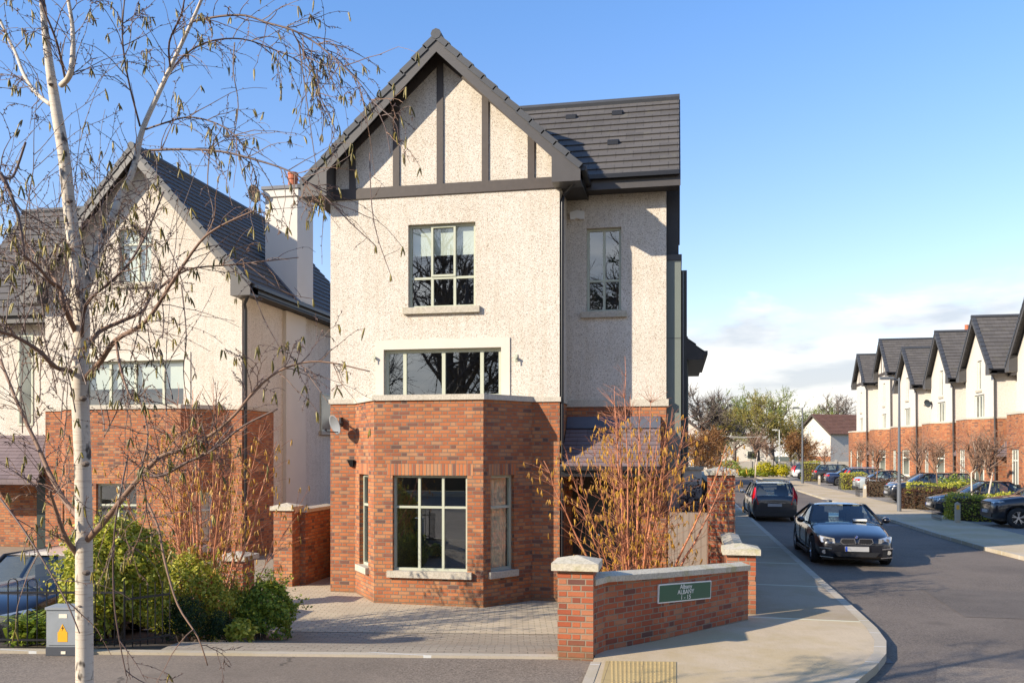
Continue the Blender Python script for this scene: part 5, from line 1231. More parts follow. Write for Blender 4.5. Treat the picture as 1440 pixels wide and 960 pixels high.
bush('low_plant', wb(338, 877, 12.5), (.26, .22, .2), 700, .08, M['leaf_yg'], 'low yellowish leafy plant at the corner of the bed beside the drive', seed=.9, stems=False)
def strap(name, c, n_, h, label):
    t = empty(name, c, 0, label, 'plant'); m = MB()
    for i in range(n_):
        a = R.random()*6.28; l = h*R.uniform(.6, 1.1); b = Vector((cos(a), sin(a), 0)); s_ = Vector((-b.y, b.x, 0)); w_ = .022
        p = [Vector((R.gauss(0, .1), R.gauss(0, .1), 0))+b*l*q*q*.55+Vector((0, 0, l*(q-.45*q*q))) for q in (0, .35, .7, 1)]
        for q in range(3):
            w0, w1 = w_*(1, 1.3, .9, .1)[q], w_*(1, 1.3, .9, .1)[q+1]; m.poly([p[q]-s_*w0, p[q]+s_*w0, p[q+1]+s_*w1, p[q+1]-s_*w1])
    m.build('foliage', M['leaf_green'], t)
strap('strap_leaf_plant', wb(40, 905, 11.3), 130, .62, 'green strap-leaved plant behind the railing by the utility cabinet')
strap('strap_leaf_plant', wb(84, 905, 11.25), 70, .5, 'small strap-leaved plant behind the utility cabinet')

# --- generic twiggy plants
def catkin(m, p, L, r, droop=1., d=None):
    d = (d or Vector((R.gauss(0, .35), R.gauss(0, .35), -1))).normalized(); q = p.copy(); pts = [q.copy()]
    for i in range(3):
        d = (d+Vector((0, 0, -.25*droop))).normalized(); q = q+d*L/3; pts.append(q.copy())
    m.tube(pts, [r*.6, r, r, r*.35], 5)
def grow(tw, p, d, L, r, lev, ctk=None, droop=.06, wig=.10, seg=8, kids=(4, 3, 0), cp=.5, clen=(.05, .08), cr=.006, mat2=None, up=0., minr=.0016):
    pts = [p.copy()]; q = p.copy(); dd = d.normalized()
    for i in range(seg):
        dd = (dd+rv(wig)+Vector((0, 0, up-droop*(i/seg)*2))).normalized(); q = q+dd*L/seg; pts.append(q.copy())
    tw.tube(pts, [max(minr, r*(1-.75*i/seg)) for i in range(seg+1)], 4 if r < .006 else 6, cap=False)
    for i in range(1, seg):             # buds
        if r < .008 and R.random() < .75:
            b = rv().normalized()*.012+dd*.006; tw.tube([pts[i], pts[i]+b*.6, pts[i]+b*1.3], [.0028, .0032, .0008], 3)
    if ctk is not None and R.random() < cp:
        for _ in range(R.choice((2, 2, 3))): catkin(ctk, pts[-1]+rv(.004), R.uniform(*clen), cr)
    if lev > 0:
        for _ in range(kids[3-lev] if 3-lev < len(kids) else 2):
            i = R.randint(1, seg-1); t = (pts[i+1]-pts[i]).normalized(); s_ = rv(); s_ = (s_-t*s_.dot(t)).normalized()
            grow(tw, pts[i], t*.75+s_*.75, L*R.uniform(.4, .75), r*.6, lev-1, ctk, droop, wig, seg, kids, cp, clen, cr, up=up, minr=minr)

# --- foreground birch
bd_ = 6.0
bx_ = W(119, 960, bd_); BT = empty('birch_tree', (bx_.x, bx_.y, street_z(bx_.x)), 0, 'white-stemmed birch with drooping catkin twigs at the left of the photo', 'tree')
org = Vector(BT.location)
def tr(pts, d0=bd_, dz=()):
    out = []
    for i, p in enumerate(pts):
        dd = d0+(p[2] if len(p) > 2 else 0); out.append(W(p[0], p[1], dd)-org)
    return out
def smoothp(pts, rad, sub=4):
    P, Q = [], []
    n_ = len(pts)
    for i in range(n_-1):
        a, b, c, d = pts[max(0, i-1)], pts[i], pts[i+1], pts[min(n_-1, i+2)]
        for k in range(sub):
            t = k/sub; P.append(.5*((2*b)+(c-a)*t+(2*a-5*b+4*c-d)*t*t+(3*b-a-3*c+d)*t**3)); Q.append(rad[i]+(rad[i+1]-rad[i])*t)
    P.append(pts[-1]); Q.append(rad[-1]); return P, Q
s6 = bd_/F
trunk = [(119, 1075), (119, 960), (118.5, 850), (118, 740), (116, 640), (113, 560), (113.5, 500), (115, 455), (111, 405), (105, 347), (97, 287), (90, 220), (80, 160), (70, 95), (62, 30), (56, -40), (50, -110)]
trr = [13.5, 12.5, 12.3, 12.2, 11.8, 12.5, 11.5, 11.5, 11, 10, 9, 8.6, 8, 6.3, 4.5, 3.5, 2.5]
m = MB(); P, Q = smoothp(tr(trunk), [r*s6*.94 for r in trr], 5)
m.tube(P, Q, 16); m.build('trunk', M['birch'], BT, smooth=True)
for px, py, r_ in ((118, 652, 9), (119, 805, 9), (112, 852, 6), (114, 560, 9), (96, 282, 7), (70, 118, 5)):
    c_ = W(px, py, bd_-.055)-org; m = MB(); m.lathe([(0, -.008), (r_*s6*.35, -.006), (r_*s6*.62, .006), (r_*s6*.8, .014)], c_, 'y', 10); m.v = [(x, y, (z-c_.z)*.6+c_.z) for x, y, z in m.v]; m.build('bark_knot', M['bark_grey'], BT)
limbs = [
 ([(116, 420), (128, 385, .05), (143, 340, .12), (160, 300, .16), (168, 277, .2), (183, 250, .22), (192, 220, .25), (201, 181, .3), (226, 125, .35), (250, 73, .4), (271, 28, .45), (292, -20, .5)], [6.5, 6, 5.6, 5, 5.3, 4.8, 4.4, 4, 3.5, 3, 2.6, 2], 'birch'),
 ([(72, 148), (52, 132, .1), (35, 108, .2), (22, 75, .3), (12, 55, .35), (0, 28, .4)], [3.2, 3, 2.8, 2.4, 2.2, 2], 'birch'),
 ([(86, 120), (97, 108, -.1), (102, 85, -.12), (102, 40, -.1), (96, 0, -.1)], [4, 4.2, 4, 3, 2.6], 'birch'),
 ([(119, 762), (145, 735, -.15), (175, 697, -.3), (200, 667, -.35), (225, 642, -.4), (255, 632, -.42), (295, 612, -.45), (330, 583, -.5), (362, 545, -.5), (400, 518, -.55), (450, 508, -.6), (520, 522, -.7)], [6.5, 5.2, 4.6, 4.3, 3.8, 3, 2.6, 2.3, 2, 1.7, 1.4, .9], 'twig_tan'),
 ([(200, 667, -.35), (228, 668, -.5), (262, 650, -.6), (300, 632, -.7), (340, 600, -.8), (390, 575, -.9)], [3, 2.6, 2.3, 2, 1.6, 1.1], 'twig'),
 ([(113, 728), (92, 705, .2), (72, 670, .3), (52, 625, .4), (35, 590, .45), (18, 550, .5), (0, 505, .6)], [6, 4.8, 4.3, 3.7, 3.3, 2.8, 2.4], 'twig_tan'),
 ([(112, 783), (92, 755, -.1), (78, 715, -.2), (70, 690, -.3)], [5, 4.2, 3, 2], 'twig_tan'),
 ([(103, 522), (78, 516, -.2), (56, 494, -.3), (25, 475, -.4), (0, 466, -.5), (-30, 455, -.6)], [4.5, 4, 3.4, 3, 2.7, 2.5], 'twig_tan'),
 ([(108, 470), (90, 430, -.2), (84, 405, -.2), (70, 395, -.3), (50, 372, -.4), (20, 352, -.5)], [5, 4.2, 3.4, 3, 2.2, 1.6], 'twig_tan'),
 ([(112, 462), (100, 440, .2), (88, 412, .3), (72, 385, .4), (52, 360, .4), (28, 330, .5)], [5, 4, 3.4, 2.8, 2.2, 1.5], 'twig_tan'),
 ([(117, 535), (140, 510, -.2), (163, 478, -.3), (205, 452, -.4), (240, 400, -.5), (280, 342, -.6), (310, 318, -.7), (360, 295, -.8)], [5.4, 4.6, 4, 3.3, 2.7, 2, 1.5, 1], 'twig_tan'),
 ([(115, 500), (138, 468, .2), (170, 452, .3), (200, 438, .4), (215, 415, .5), (262, 380, .6), (330, 372, .7), (420, 362, .8)], [4.6, 4, 3.6, 3, 2.5, 2, 1.4, .9], 'twig_tan'),
 ([(115, 480), (120, 430, -.25), (150, 400, -.3), (180, 372, -.3), (205, 330, -.3), (230, 270, -.3)], [3.6, 3, 2.6, 2.2, 1.7, 1.2], 'twig'),
 ([(204, 212, .3), (255, 210, .1), (310, 213, -.1), (360, 225, -.2), (405, 240, -.3), (440, 262, -.35), (470, 290, -.4)], [2.4, 2, 1.9, 1.7, 1.4, 1.1, .8], 'twig'),
 ([(272, 30, .45), (310, 23, .3), (345, 22, .2), (375, 32, .1), (410, 42, 0), (440, 58, 0), (462, 75, -.1), (490, 100, -.2), (515, 130, -.3), (540, 175, -.35), (549, 215, -.4)], [2.3, 2, 1.8, 1.7, 1.6, 1.4, 1.3, 1.1, 1, .8, .7], 'twig'),
 ([(410, 42, 0), (425, 70, .05), (438, 95, .1), (447, 130, .1), (455, 165, .1), (450, 205, .15)], [1.4, 1.3, 1.2, 1, .8, .6], 'twig'),
 ([(226, 125, .35), (252, 85, .5), (290, 60, .6), (340, 55, .7), (390, 72, .8), (430, 92, .8), (450, 115, .8)], [2, 1.8, 1.6, 1.4, 1.2, 1, .7], 'twig'),
 ([(205, 182, .3), (235, 172, .2), (265, 165, .1), (300, 172, 0), (330, 190, -.1), (352, 225, -.1), (362, 262, -.1)], [1.8, 1.6, 1.4, 1.3, 1.1, .9, .6], 'twig'),
 ([(240, 100, .4), (238, 60, .2), (255, 20, .1), (262, -20, 0)], [2.2, 1.8, 1.5, 1.2], 'twig'),
 ([(197, 178, .3), (180, 110, .1), (172, 50, 0), (176, -10, 0)], [1.9, 1.6, 1.4, 1.1], 'twig'),
 ([(92, 112, 0), (80, 60, -.2), (62, 15, -.3), (50, -20, -.3)], [2.4, 2, 1.8, 1.5], 'twig'),
 ([(36, 200, -1), (20, 245, -1), (8, 250, -1.1), (-8, 235, -1.2)], [1.6, 1.8, 2, 2.2], 'twig'),
 ([(0, 243, -1.2), (14, 270, -1.2), (28, 315, -1.2), (34, 360, -1.2)], [3, 2.6, 2, 1.4], 'twig'),
 ([(0, 700, -.8), (30, 740, -.9), (62, 790, -1), (88, 835, -1.05), (102, 865, -1.1), (112, 890, -1.1)], [1.6, 1.5, 1.3, 1.2, 1, .7], 'twig'),
 ([(204, 700, -.6), (222, 740, -.7), (232, 790, -.8), (250, 850, -.9), (278, 895, -1), (292, 935, -1)], [2, 1.8, 1.8, 1.4, 1.1, .8], 'twig_tan'),
 ([(180, 640, -.5), (168, 700, -.6), (160, 760, -.6), (160, 840, -.6), (168, 900, -.6), (178, 950, -.6)], [1.3, 1.4, 1.3, 1.2, 1, .8], 'twig'),
 ([(196, 560, -.5), (208, 610, -.7), (200, 660, -.8), (206, 715, -.8), (192, 765, -.8)], [1.4, 1.3, 1.1, 1, .7], 'twig_tan'),
 ([(163, 478, -.3), (170, 520, -.5), (185, 560, -.6), (196, 560, -.6)], [2.4, 2, 1.7, 1.4], 'twig_tan'),
]
groups = {}
all_l = []
for pts, rr, mt in limbs:
    P, Q = smoothp(tr(pts), [r*s6*(.8 if mt != 'birch' else .95) for r in rr], 4); all_l.append((P, Q))
    b_ = MB(); b_.tube(P, Q, 8 if rr[0] > 3 else 6); b_.build('branch', M[mt], BT, smooth=True)
tw, tw2, ck = MB(), MB(), MB()
for li, (P, Q) in enumerate(all_l):
    n_ = len(P); Ln = sum((P[i+1]-P[i]).length for i in range(n_-1))
    cnt = int((Ln*14+3)*(.3 if Q[0] < .0115 and (CZ+P[-1].z+org.z-CZ) < 2.3 else 1))
    for _ in range(cnt):
        i = R.randint(2, n_-2); t = (P[i+1]-P[i]).normalized(); s_ = rv(); s_ = (s_-t*s_.dot(t)).normalized()
        r = R.random()
        L = R.uniform(.18, .62); dr = R.uniform(.02, .16)
        d = t*.7+s_*.7+Vector((0, 0, .35 if r < .5 else -.1))
        grow(tw if R.random() < .6 else tw2, P[i], d, L, .0035, 3 if L > .35 else 2, ck, dr, .12, 7, (0, 3, 1, 0), .32, (.045, .085), .0055)
for i in range(60):     # upright suckers over the trunk fork
    px = R.uniform(-5, 260); py = R.uniform(330, 620); p = W(px, py, bd_+R.uniform(-.5, .5))-org
    if px > 180 and R.random() < .4: continue
    grow(tw, p, Vector((R.gauss(0, .25), R.gauss(0, .2), 1)), R.uniform(.5, 1.15), .0042, 2, ck, .01, .06, 12, (0, 3, 1, 0), .32, (.045, .085), .0058)
for pts in ([(330, 60), (328, 100), (335, 150), (325, 210), (318, 260)], [(295, 210), (292, 260), (300, 300), (292, 340)], [(445, 100), (452, 140), (470, 180), (463, 205)], [(420, 60), (427, 110), (434, 160), (444, 230), (452, 268)], [(458, 90), (470, 120), (480, 135)],
            [(520, 215), (522, 280), (530, 330), (549, 385)], [(470, 290), (500, 320), (528, 345)], [(400, 240), (420, 280), (455, 300)], [(345, 370), (400, 410), (440, 420)], [(320, 372), (350, 400), (372, 450), (400, 500)], [(255, 400), (262, 470), (258, 520), (262, 560)]):
    P, Q = smoothp(tr([(*p, .1) for p in pts]), [1.*s6]*len(pts), 4); tw.tube(P, [max(.0015, q*(1-.5*i/len(P))) for i, q in enumerate(Q)], 4)
    for i in range(2, len(P)-1, 2):
        grow(tw, P[i], rv()+Vector((0, 0, -.6)), R.uniform(.06, .2), .0022, 0, ck, .1, .12, 4, (0,), .35, (.035, .06), .0045)
    for _ in range(3): catkin(ck, P[-1], .06, .0045)
tw.build('twigs', M['twig'], BT); tw2.build('twigs', M['twig_tan'], BT); ck.build('catkin_blossom', M['catkin'], BT)

# --- copper multi-stem birches
def multistem(name, base, H, spread, nst, label, seed, gold=.8, wide=1.0):
    R.seed(seed); t = empty(name, base, 0, label, 'tree'); st, tw, ck = MB(), MB(), MB()
    for s_ in range(nst):
        a = s_*2*pi/nst+R.uniform(-.3, .3); lean = (R.uniform(.08, .5) if R.random() < .6 else R.uniform(.5, 1.))*spread; h = H*(1-.42*lean)*R.uniform(.8, 1.0)
        tip = Vector((cos(a)*lean*H*.40*wide, sin(a)*lean*H*.35, h)); b0 = Vector((cos(a)*.07, sin(a)*.07, -.2)); P = []
        for i in range(13):
            f = i/12; P.append(b0.lerp(tip, f)+Vector((cos(a)*.18*sin(pi*f)*lean*wide, sin(a)*.12*sin(pi*f), 0))+rv(.012)*(i > 0)+Vector((0, 0, .12*sin(pi*f))))
        r0 = R.uniform(.011, .030); st.tube(P, [r0*(1-.85*i/12) for i in range(13)], 7)
        for _ in range(int(44*h/3)):
            i = R.randint(2, 11); d = Vector((R.gauss(cos(a)*.6, .6), R.gauss(sin(a)*.6, .6), .75))
            grow(tw, P[i], d, R.uniform(.3, .8)*(1.15-i/24), .0045, 3, ck if P[i].z < H*.66 else None, .05, .07, 7, (0, 3, 2, 0), gold, (.06, .12), .008, up=.02, minr=.0024)
    st.build('stem', M['bark_red'], t, smooth=True); tw.build('twigs', M['twig_red'], t); ck.build('catkin_blossom', M['catkin_gold'], t); R.seed(seed+50)
    return t
mb_ = W(893, 800, 15.1); multistem('copper_birch', (mb_.x, mb_.y, .15), 4.9, .95, 24, 'multi-stemmed copper birch hung with gold catkins in front of the porch', 11)
mb_ = W(285, 840, 14.0); multistem('copper_birch', (mb_.x, mb_.y, .1), 4.7, .95, 20, 'multi-stemmed copper birch with gold catkins before the left house, between bushes', 23)
bush('climber', (.35, 19.8, 1.2), (.35, .2, .8), 500, .07, M['leaf_brown'], 'brown climber on the white garden wall behind the gate', 'climbing plant', seed=2.2)
bush('climber', (.8, 18.6, .8), (.22, .3, 1.25), 900, .07, M['leaf_orange'], 'rusty leafless climber beside the tall brick pillar', 'climbing plant', seed=4.2)

# --- hedges by the terrace
def hedge(name, x0, x1, y0, y1, h, mat, n_, label, group=None, ls=.09):
    t = empty(name, ((x0+x1)/2, (y0+y1)/2, street_z(x0)-.02), 0, label, 'hedge', group); m = MB(); a, b = (x1-x0)/2, (y1-y0)/2
    for i in range(n_):
        f = R.random(); u, v, w_ = R.uniform(-a, a), R.uniform(-b, b), R.uniform(0, h)
        if f < .4: v = -b
        elif f < .55: u = -a
        elif f < .6: u = a
        elif f < .95: w_ = h
        p = Vector((u, v, w_))+rv(.035)+Vector((0, 0, .05*sin(u*3)+.03*sin(v*5+u)))
        m.leaf(p, ls*R.uniform(.6, 1.4), up=(0, -.3, .6))
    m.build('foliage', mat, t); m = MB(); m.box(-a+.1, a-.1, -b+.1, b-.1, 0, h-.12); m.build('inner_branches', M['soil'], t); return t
hg = 'hedges between the parking drives'
hedge('hedge', X_at(1335, 36.4), X_at(1335, 36.4)+3.6, 36.0, 37.0, .98, M['leaf_yg'], 3600, 'bright green hedge between the black SUV and the grey saloon', hg)
hedge('hedge', X_at(1268, 43.2), X_at(1268, 43.2)+3.6, 42.8, 43.5, .85, M['leaf_brown'], 2600, 'copper-brown hedge with green top right of the near street lamp', hg)
hedge('hedge', X_at(1268, 44)+.3, X_at(1268, 44)+4.2, 43.6, 44.5, 1.15, M['leaf_yg'], 2600, 'green hedge standing behind the copper-brown one', hg)
hedge('hedge', X_at(1219, 55), X_at(1219, 55)+3.2, 54.6, 55.4, 1.05, M['leaf_brown'], 2000, 'dark clipped hedge between the pale blue and the silver car', hg)
hedge('hedge', X_at(1183, 65), X_at(1183, 65)+1.6, 64.5, 65.5, 1.15, M['leaf_yg'], 1500, 'yellow-green hedge between the silver saloon and the white estate', hg)
hedge('hedge', X_at(1127, 83), X_at(1127, 83)+1.6, 82.2, 83.6, 1.75, M['leaf_yg'], 1800, 'tall rounded green hedge before the farthest parked car', hg)
bush('shrub', (X_at(1345, 45), 45, street_z(14)), (.9, .8, .85), 1500, .10, M['leaf_green'], 'dark green rounded shrub behind the hedges near the grey saloon', seed=6)
for i, (px, mt, h_, r_, lb) in enumerate(((1024, 'leaf_green', .95, 1.35, 'dark green hedge mound at the foot of the end wall, leftmost'), (1048, 'leaf_green', .45, 1.1, 'low green shrub between the dark mound and the yellow shrubs'), (1075, 'leaf_yellow', .85, 1.05, 'bright yellow shrub, left one of the two at the end wall'), (1099, 'leaf_yellow', .7, .9, 'bright yellow shrub, right one of the two at the end wall'), (1063, 'leaf_green', .35, 2.0, 'low green edging below the yellow shrubs'))):
    bush('shrub', (X_at(px, 94.5), 94.5, .5), (r_, .8, h_), 1500, .16, M[mt], lb, seed=i*1.3)
def mini_rail(x, y, label):
    o = railing('low_railing', (x, y, 0), (x+.02, y+1.3, 0), street_z(x), .85, label, sp=.14)
mini_rail(X_at(1328, 35.2), 35.6, 'black hooped railing at the street end of the bright green hedge')
mini_rail(X_at(1209, 53.6), 53.6, 'black railing at the street end of the dark clipped hedge')
mini_rail(X_at(1183, 64.), 64., 'black railing in front of the yellow-green hedge')
for px, y, lb in ((1346.5, 34.9, 'pale concrete marker post before the bright green hedge'), (1216, 53.5, 'pale marker post beside the dark clipped hedge'), (1152, 73.5, 'white marker post near the navy saloon')):
    x = X_at(px, y); t = empty('marker_post', (x, y, street_z(x)), 0, lb, 'post'); m = MB(); m.prism([(-.09, -.05, 0), (.09, -.05, 0), (.09, -.05, .72), (.0, -.05, .78), (-.09, -.05, .72)], (0, .1, 0)); m.build('post', M['kerb'], t)
    m = MB(); m.box(-.05, .05, -.055, -.0505, .5, .66); m.build('marker_plate', M['warn'] if y < 40 else M['sign_white'], t)

# --- bare trees
def crown_tree(name, x, y, z, H, sp, mat_l, mat_b, label, seed, nl=2500, ls=.3, cat='tree', group=None, tr_=.03, base=.22, tmat=None, thin=.012):
    R.seed(seed); t = empty(name, (x, y, z), 0, label, cat, group); tk, br, lf = MB(), MB(), MB()
    hb = H*base; tk.tube([(0, 0, -.3), (R.gauss(0, .05), 0, hb*.5), (R.gauss(0, .1), 0, hb*1.2), (R.gauss(0, .2), 0, H*.55), (R.gauss(0, .3), 0, H*.85)], [H*tr_, H*tr_*.8, H*tr_*.65, H*tr_*.35, H*tr_*.1], 8)
    ends = []
    def rec(p, d, L, r, lv):
        pts = [p]; q = p; dd = d
        for i in range(4): dd = (dd+rv(.16)+Vector((0, 0, .06))).normalized(); q = q+dd*L/4; pts.append(q)
        br.tube(pts, [r*(1-.14*i) for i in range(5)], 5 if r > .03 else 3, cap=False)
        if lv == 0: ends.append((pts, dd)); return
        for i in range(4 if lv > 1 else 5):
            k_ = R.randint(1, 4); s_ = rv(); s_ = (s_-dd*s_.dot(dd)).normalized(); rec(pts[k_], (dd*.7+s_*.75).normalized(), L*R.uniform(.5, .75), r*.5, lv-1)
    for i in range(9):
        f = R.random(); a = i*2.4+R.random(); h_ = hb+(H*.62-hb)*f; d = Vector((cos(a)*sp, sin(a)*sp, .55+f*.9)).normalized(); rec(Vector((0, 0, h_)), d, H*.30*(1.15-f*.5), H*.011, 2)
    k_ = max(1, nl//max(1, len(ends)))
    for pts, dd in ends:
        for _ in range(k_):
            p = pts[R.randint(1, 4)]; e = (dd+rv(.55)).normalized()*ls*R.uniform(1., 2.6)
            s_ = rv().cross(e).normalized()*thin; lf.poly([p-s_, p+s_, p+e+s_*.4, p+e-s_*.4])
            if mat_l: lf.leaf(p+e*R.uniform(.5, 1), ls*R.uniform(.35, .7))
    tk.build('trunk', mat_b, t, smooth=True); br.build('branches', tmat or mat_b, t); lf.build('crown', M[mat_l] if mat_l else (tmat or mat_b), t); R.seed(seed+9); return t
tg = 'trees beyond the end of the street'
bt = [(988, 78, 538, .9, None, 'bark_grey', 'dark bare tree rising behind the rear eave of the timbered house', 3000),
 (1012, 108, 568, .9, 'leaf_ochre', 'bark_grey', 'ochre budding tree at the left of the street-end group', 2200),
 (1032, 118, 538, 1.0, 'leaf_oak', 'bark_grey', 'tall tree in greenish bud beyond the dark hedge mound', 3000),
 (1066, 112, 548, 1.0, 'leaf_ochre', 'bark_grey', 'ochre tree behind the yellow shrubs', 2600),
 (1086, 125, 531, 1.1, 'leaf_oak', 'bark_grey', 'tallest greenish tree beyond the street lamps', 3200),
 (1112, 112, 584, 1.0, 'leaf_ochre', 'bark_grey', 'low ochre tree between the two far street lamps', 1800),
 (1150, 150, 552, 1.1, 'leaf_oak', 'bark_grey', 'tree in bud directly above the white house roof', 2200),
 (1178, 150, 545, 1.1, None, 'bark_grey', 'bare tree beside the farthest terrace house', 2600),
 (1050, 128, 600, 1.2, 'leaf_orange', 'bark_grey', 'rusty bare tree low behind the end wall', 2000),
 (1122, 100, 605, 1.1, 'leaf_orange', 'bark_grey', 'rusty-orange small tree left of the white house', 1600),
 (1000, 66, 600, .9, 'leaf_orange', 'bark_grey', 'rusty shrubby tree by the cream roadside house', 1600),
 (980, 58, 606, .8, 'leaf_orange', 'bark_grey', 'rusty shrubby tree just behind the tall side pillar', 1400)]
for i, (px, y, top, sp, ml, mb2, lb, nl) in enumerate(bt):
    x = X_at(px, y); H = Z_at(top, x, y)-.3; crown_tree('background_tree', x, y, .3, H*1.0, sp, ml, M[mb2], lb, 100+i, nl, .42 if y > 90 else .3, group=tg, thin=.02)
sg2 = 'young birches in front of the terrace'
for i, (px, y, top, base_) in enumerate(((1368, 39.2, 600, 0), (1392, 38.5, 596, 0), (1378, 42, 604, 0), (1315, 47, 606, 0), (1292, 50, 600, 0), (1232, 60, 612, 0), (1210, 70, 614, 0), (1160, 84, 622, 0), (1062, 93, 600, 0), (1078, 96, 610, 0))):
    x = X_at(px, y) if i < 8 else X_at(px, y); H = Z_at(top, x, y)-street_z(min(x, 16)); 
    lbs = ['white-stemmed young birch behind the grey saloon, left stem of the near pair', 'white-stemmed young birch behind the grey saloon, right stem of the near pair', 'slim birch before the brick bay at the right edge', 'slim bare birch over the dark green rounded shrub', 'slim bare birch right of the near street lamp', 'bare birch behind the silver saloon', 'bare birch beside the white estate', 'bare birch before the farthest terrace house', 'pale-stemmed birch rising from the yellow shrubs at the end wall', 'thin birch behind the yellow shrubs']
    crown_tree('young_birch', x, y, street_z(min(x, 16)), H, .5, None, M['bark_pale'] if i < 2 or i > 7 else M['twig_tan'], lbs[i], 300+i, 330, .28, group=sg2, tmat=M['twig_tan'], tr_=.013, base=.4, thin=.005)
# trees behind the photographer: they show in the window reflections
bg = 'trees across the road behind the photographer'
for i, (x, y, H, kind) in enumerate(((-24, -19, 15, 0), (-15, -24, 19, 0), (-7, -20, 16, 0), (1, -25, 20, 1), (10, -21, 17, 0), (20, -26, 18, 1), (-33, -26, 19, 1), (-2, -34, 23, 0), (-19, -36, 24, 0))):
    crown_tree('roadside_tree', x, y, .4, H, .8, None if kind == 0 else 'leaf_pine', M['bark_grey'], ['bare tree across the road behind the photographer', 'dark evergreen tree across the road behind the photographer'][kind]+', number %s from the west' % ['three', 'four', 'six', 'seven', 'eight', 'nine', 'one', 'five', 'two'][i], 500+i, 3500 if kind else 2500, .6, group=bg, thin=.02)
hedge('boundary_hedge', -40, 30, -15.5, -14.5, 1.8, M['leaf_box'], 9000, 'long dark hedge across the road behind the photographer', ls=.3)
m = MB(); m.box(-40, 30, -14.3, -12.5, street_z(-5)-.1, street_z(-5)+.22); struct(m, 'opposite_pavement', M['kerb'])
wr_ = empty('overhead_wire', (0, 0, 0), 0, 'thin telephone wires crossing above the end of the street', 'wire'); m = MB()
for q in range(2):
    a = Vector((X_at(985, 100), 100, Z_at(611-3*q, X_at(985, 100), 100))); b = Vector((X_at(1079, 101), 101, Z_at(613, X_at(1079, 101), 101)))
    m.tube([a.lerp(b, i/8)-Vector((0, 0, .25*sin(pi*i/8))) for i in range(9)], .03, 4)
m.build('wire', M['lamp_pale'], wr_)

# ======== world, sun, camera
sun_v = Vector((-1.19, -1.0, .745)).normalized(); el = math.asin(sun_v.z); az = atan2(sun_v.x, sun_v.y)
w = bpy.data.worlds.new('World'); bpy.context.scene.world = w; w.use_nodes = True; nt = w.node_tree; nt.nodes.clear()
def N_(t, **k):
    n = nt.nodes.new('ShaderNode'+t)
    for a, v in k.items(): setattr(n, a, v)
    return n
sky = N_('TexSky', sky_type='NISHITA'); sky.sun_disc = False; sky.sun_elevation = el; sky.sun_rotation = az % (2*pi); sky.air_density = 1.25; sky.dust_density = .25; sky.ozone_density = 1.6; sky.altitude = 50
tc = N_('TexCoord'); sep = N_('SeparateXYZ'); nt.links.new(tc.outputs['Generated'], sep.inputs[0])
def mth(op, a, b=0., c=None):
    n = N_('Math', operation=op)
    for i, v in enumerate((a, b, c)):
        if v is None: continue
        if isinstance(v, bpy.types.NodeSocket): nt.links.new(v, n.inputs[i])
        else: n.inputs[i].default_value = v
    return n.outputs[0]
el_ = mth('MAXIMUM', sep.outputs[2], .0)
mp = N_('Mapping'); mp.inputs['Scale'].default_value = (3.2, 3.2, 8.5); nt.links.new(tc.outputs['Generated'], mp.inputs[0])
ns = N_('TexNoise'); ns.inputs['Scale'].default_value = 1.6; ns.inputs['Detail'].default_value = 9; ns.inputs['Roughness'].default_value = .56; ns.inputs['Distortion'].default_value = .25; nt.links.new(mp.outputs[0], ns.inputs['Vector'])
# more cloud near the horizon
dens = mth('SUBTRACT', mth('ADD', ns.outputs[0], mth('MULTIPLY', mth('SUBTRACT', .165, el_), 3.2)), mth('SUBTRACT', .53, mth('MULTIPLY', mth('MAXIMUM', mth('MULTIPLY', sep.outputs[1], -1.0), 0.0), .62)))
dens = mth('ADD', dens, mth('MULTIPLY', mth('MAXIMUM', mth('SUBTRACT', sep.outputs[2], .49), 0.0), 2.4)); cov = N_('MapRange'); cov.interpolation_type = 'SMOOTHSTEP'; cov.inputs[1].default_value = -.04; cov.inputs[2].default_value = .15; nt.links.new(dens, cov.inputs[0])  # unseen cloud overhead, added to lift and warm the shadow fill
mp2 = N_('Mapping'); mp2.inputs['Scale'].default_value = (2.2, 2.2, 9); mp2.inputs['Location'].default_value = (3, 1, .4); nt.links.new(tc.outputs['Generated'], mp2.inputs[0])
n2 = N_('TexNoise'); n2.inputs['Scale'].default_value = 2.6; n2.inputs['Detail'].default_value = 7; nt.links.new(mp2.outputs[0], n2.inputs['Vector'])
cr = N_('ValToRGB'); cr.color_ramp.elements[0].position = .36; cr.color_ramp.elements[0].color = (2.9, 3.15, 3.6, 1); cr.color_ramp.elements[1].position = .62; cr.color_ramp.elements[1].color = (6.2, 6.0, 5.8, 1); nt.links.new(n2.outputs[0], cr.inputs[0])
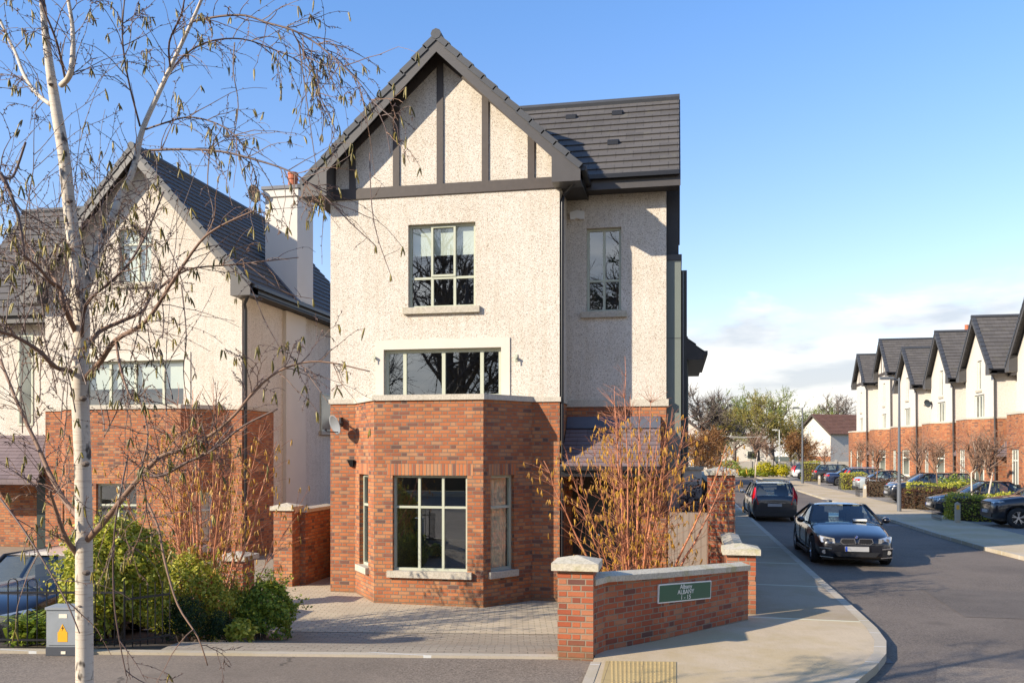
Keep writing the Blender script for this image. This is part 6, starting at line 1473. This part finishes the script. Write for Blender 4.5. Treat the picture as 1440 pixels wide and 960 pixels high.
mx = N_('Mix', data_type='RGBA'); nt.links.new(mth('MULTIPLY', cov.outputs[0], .85), mx.inputs[0]); tn = N_('Mix', data_type='RGBA', blend_type='MULTIPLY'); tn.inputs[0].default_value = 1; tn.inputs[7].default_value = (.80, .98, 1.16, 1); nt.links.new(sky.outputs[0], tn.inputs[6]); hz_ = N_('MapRange'); hz_.inputs[1].default_value = .02; hz_.inputs[2].default_value = .45; nt.links.new(el_, hz_.inputs[0]); tm = N_('Mix', data_type='RGBA'); tm.inputs[6].default_value = (.90, .80, .96, 1); tm.inputs[7].default_value = (.60, .84, 1.22, 1); nt.links.new(hz_.outputs[0], tm.inputs[0]); nt.links.new(tm.outputs[2], tn.inputs[7]); nt.links.new(tn.outputs[2], mx.inputs[6]); nt.links.new(cr.outputs[0], mx.inputs[7])
bgn = N_('Background'); bgn.inputs[1].default_value = .142; nt.links.new(mx.outputs[2], bgn.inputs[0]); wo = N_('OutputWorld'); nt.links.new(bgn.outputs[0], wo.inputs[0])
sl_ = bpy.data.lights.new('Sun', 'SUN'); sl_.energy = 4.8; sl_.angle = radians(.55); sl_.color = (1, .905, .785)
so = bpy.data.objects.new('Sun', sl_); C.objects.link(so); so.rotation_euler = sun_v.to_track_quat('Z', 'Y').to_euler(); so.location = (-20, -20, 30)
cam = bpy.data.cameras.new('Camera'); co = bpy.data.objects.new('Camera', cam); C.objects.link(co)
co.location = (0, 0, CZ); co.rotation_euler = (pi/2, 0, A); cam.sensor_width = 36; cam.lens = F/1440*36; cam.shift_y = (HY-480)/1440; cam.clip_start = .1; cam.clip_end = 3000
sc_ = bpy.context.scene; sc_.camera = co
sc_.view_settings.view_transform = 'Standard'; sc_.view_settings.look = 'None'; sc_.view_settings.exposure = 0.72; sc_.view_settings.gamma = 1
try:
    sc_.view_settings.use_white_balance = True; sc_.view_settings.white_balance_temperature = 6850; sc_.view_settings.white_balance_tint = 8
except Exception: pass
sc_.cycles.max_bounces = 8; sc_.cycles.transparent_max_bounces = 12; sc_.cycles.diffuse_bounces = 3; sc_.cycles.glossy_bounces = 4; sc_.cycles.caustics_reflective = False; sc_.cycles.caustics_refractive = False
sc_.cycles.use_denoising = True
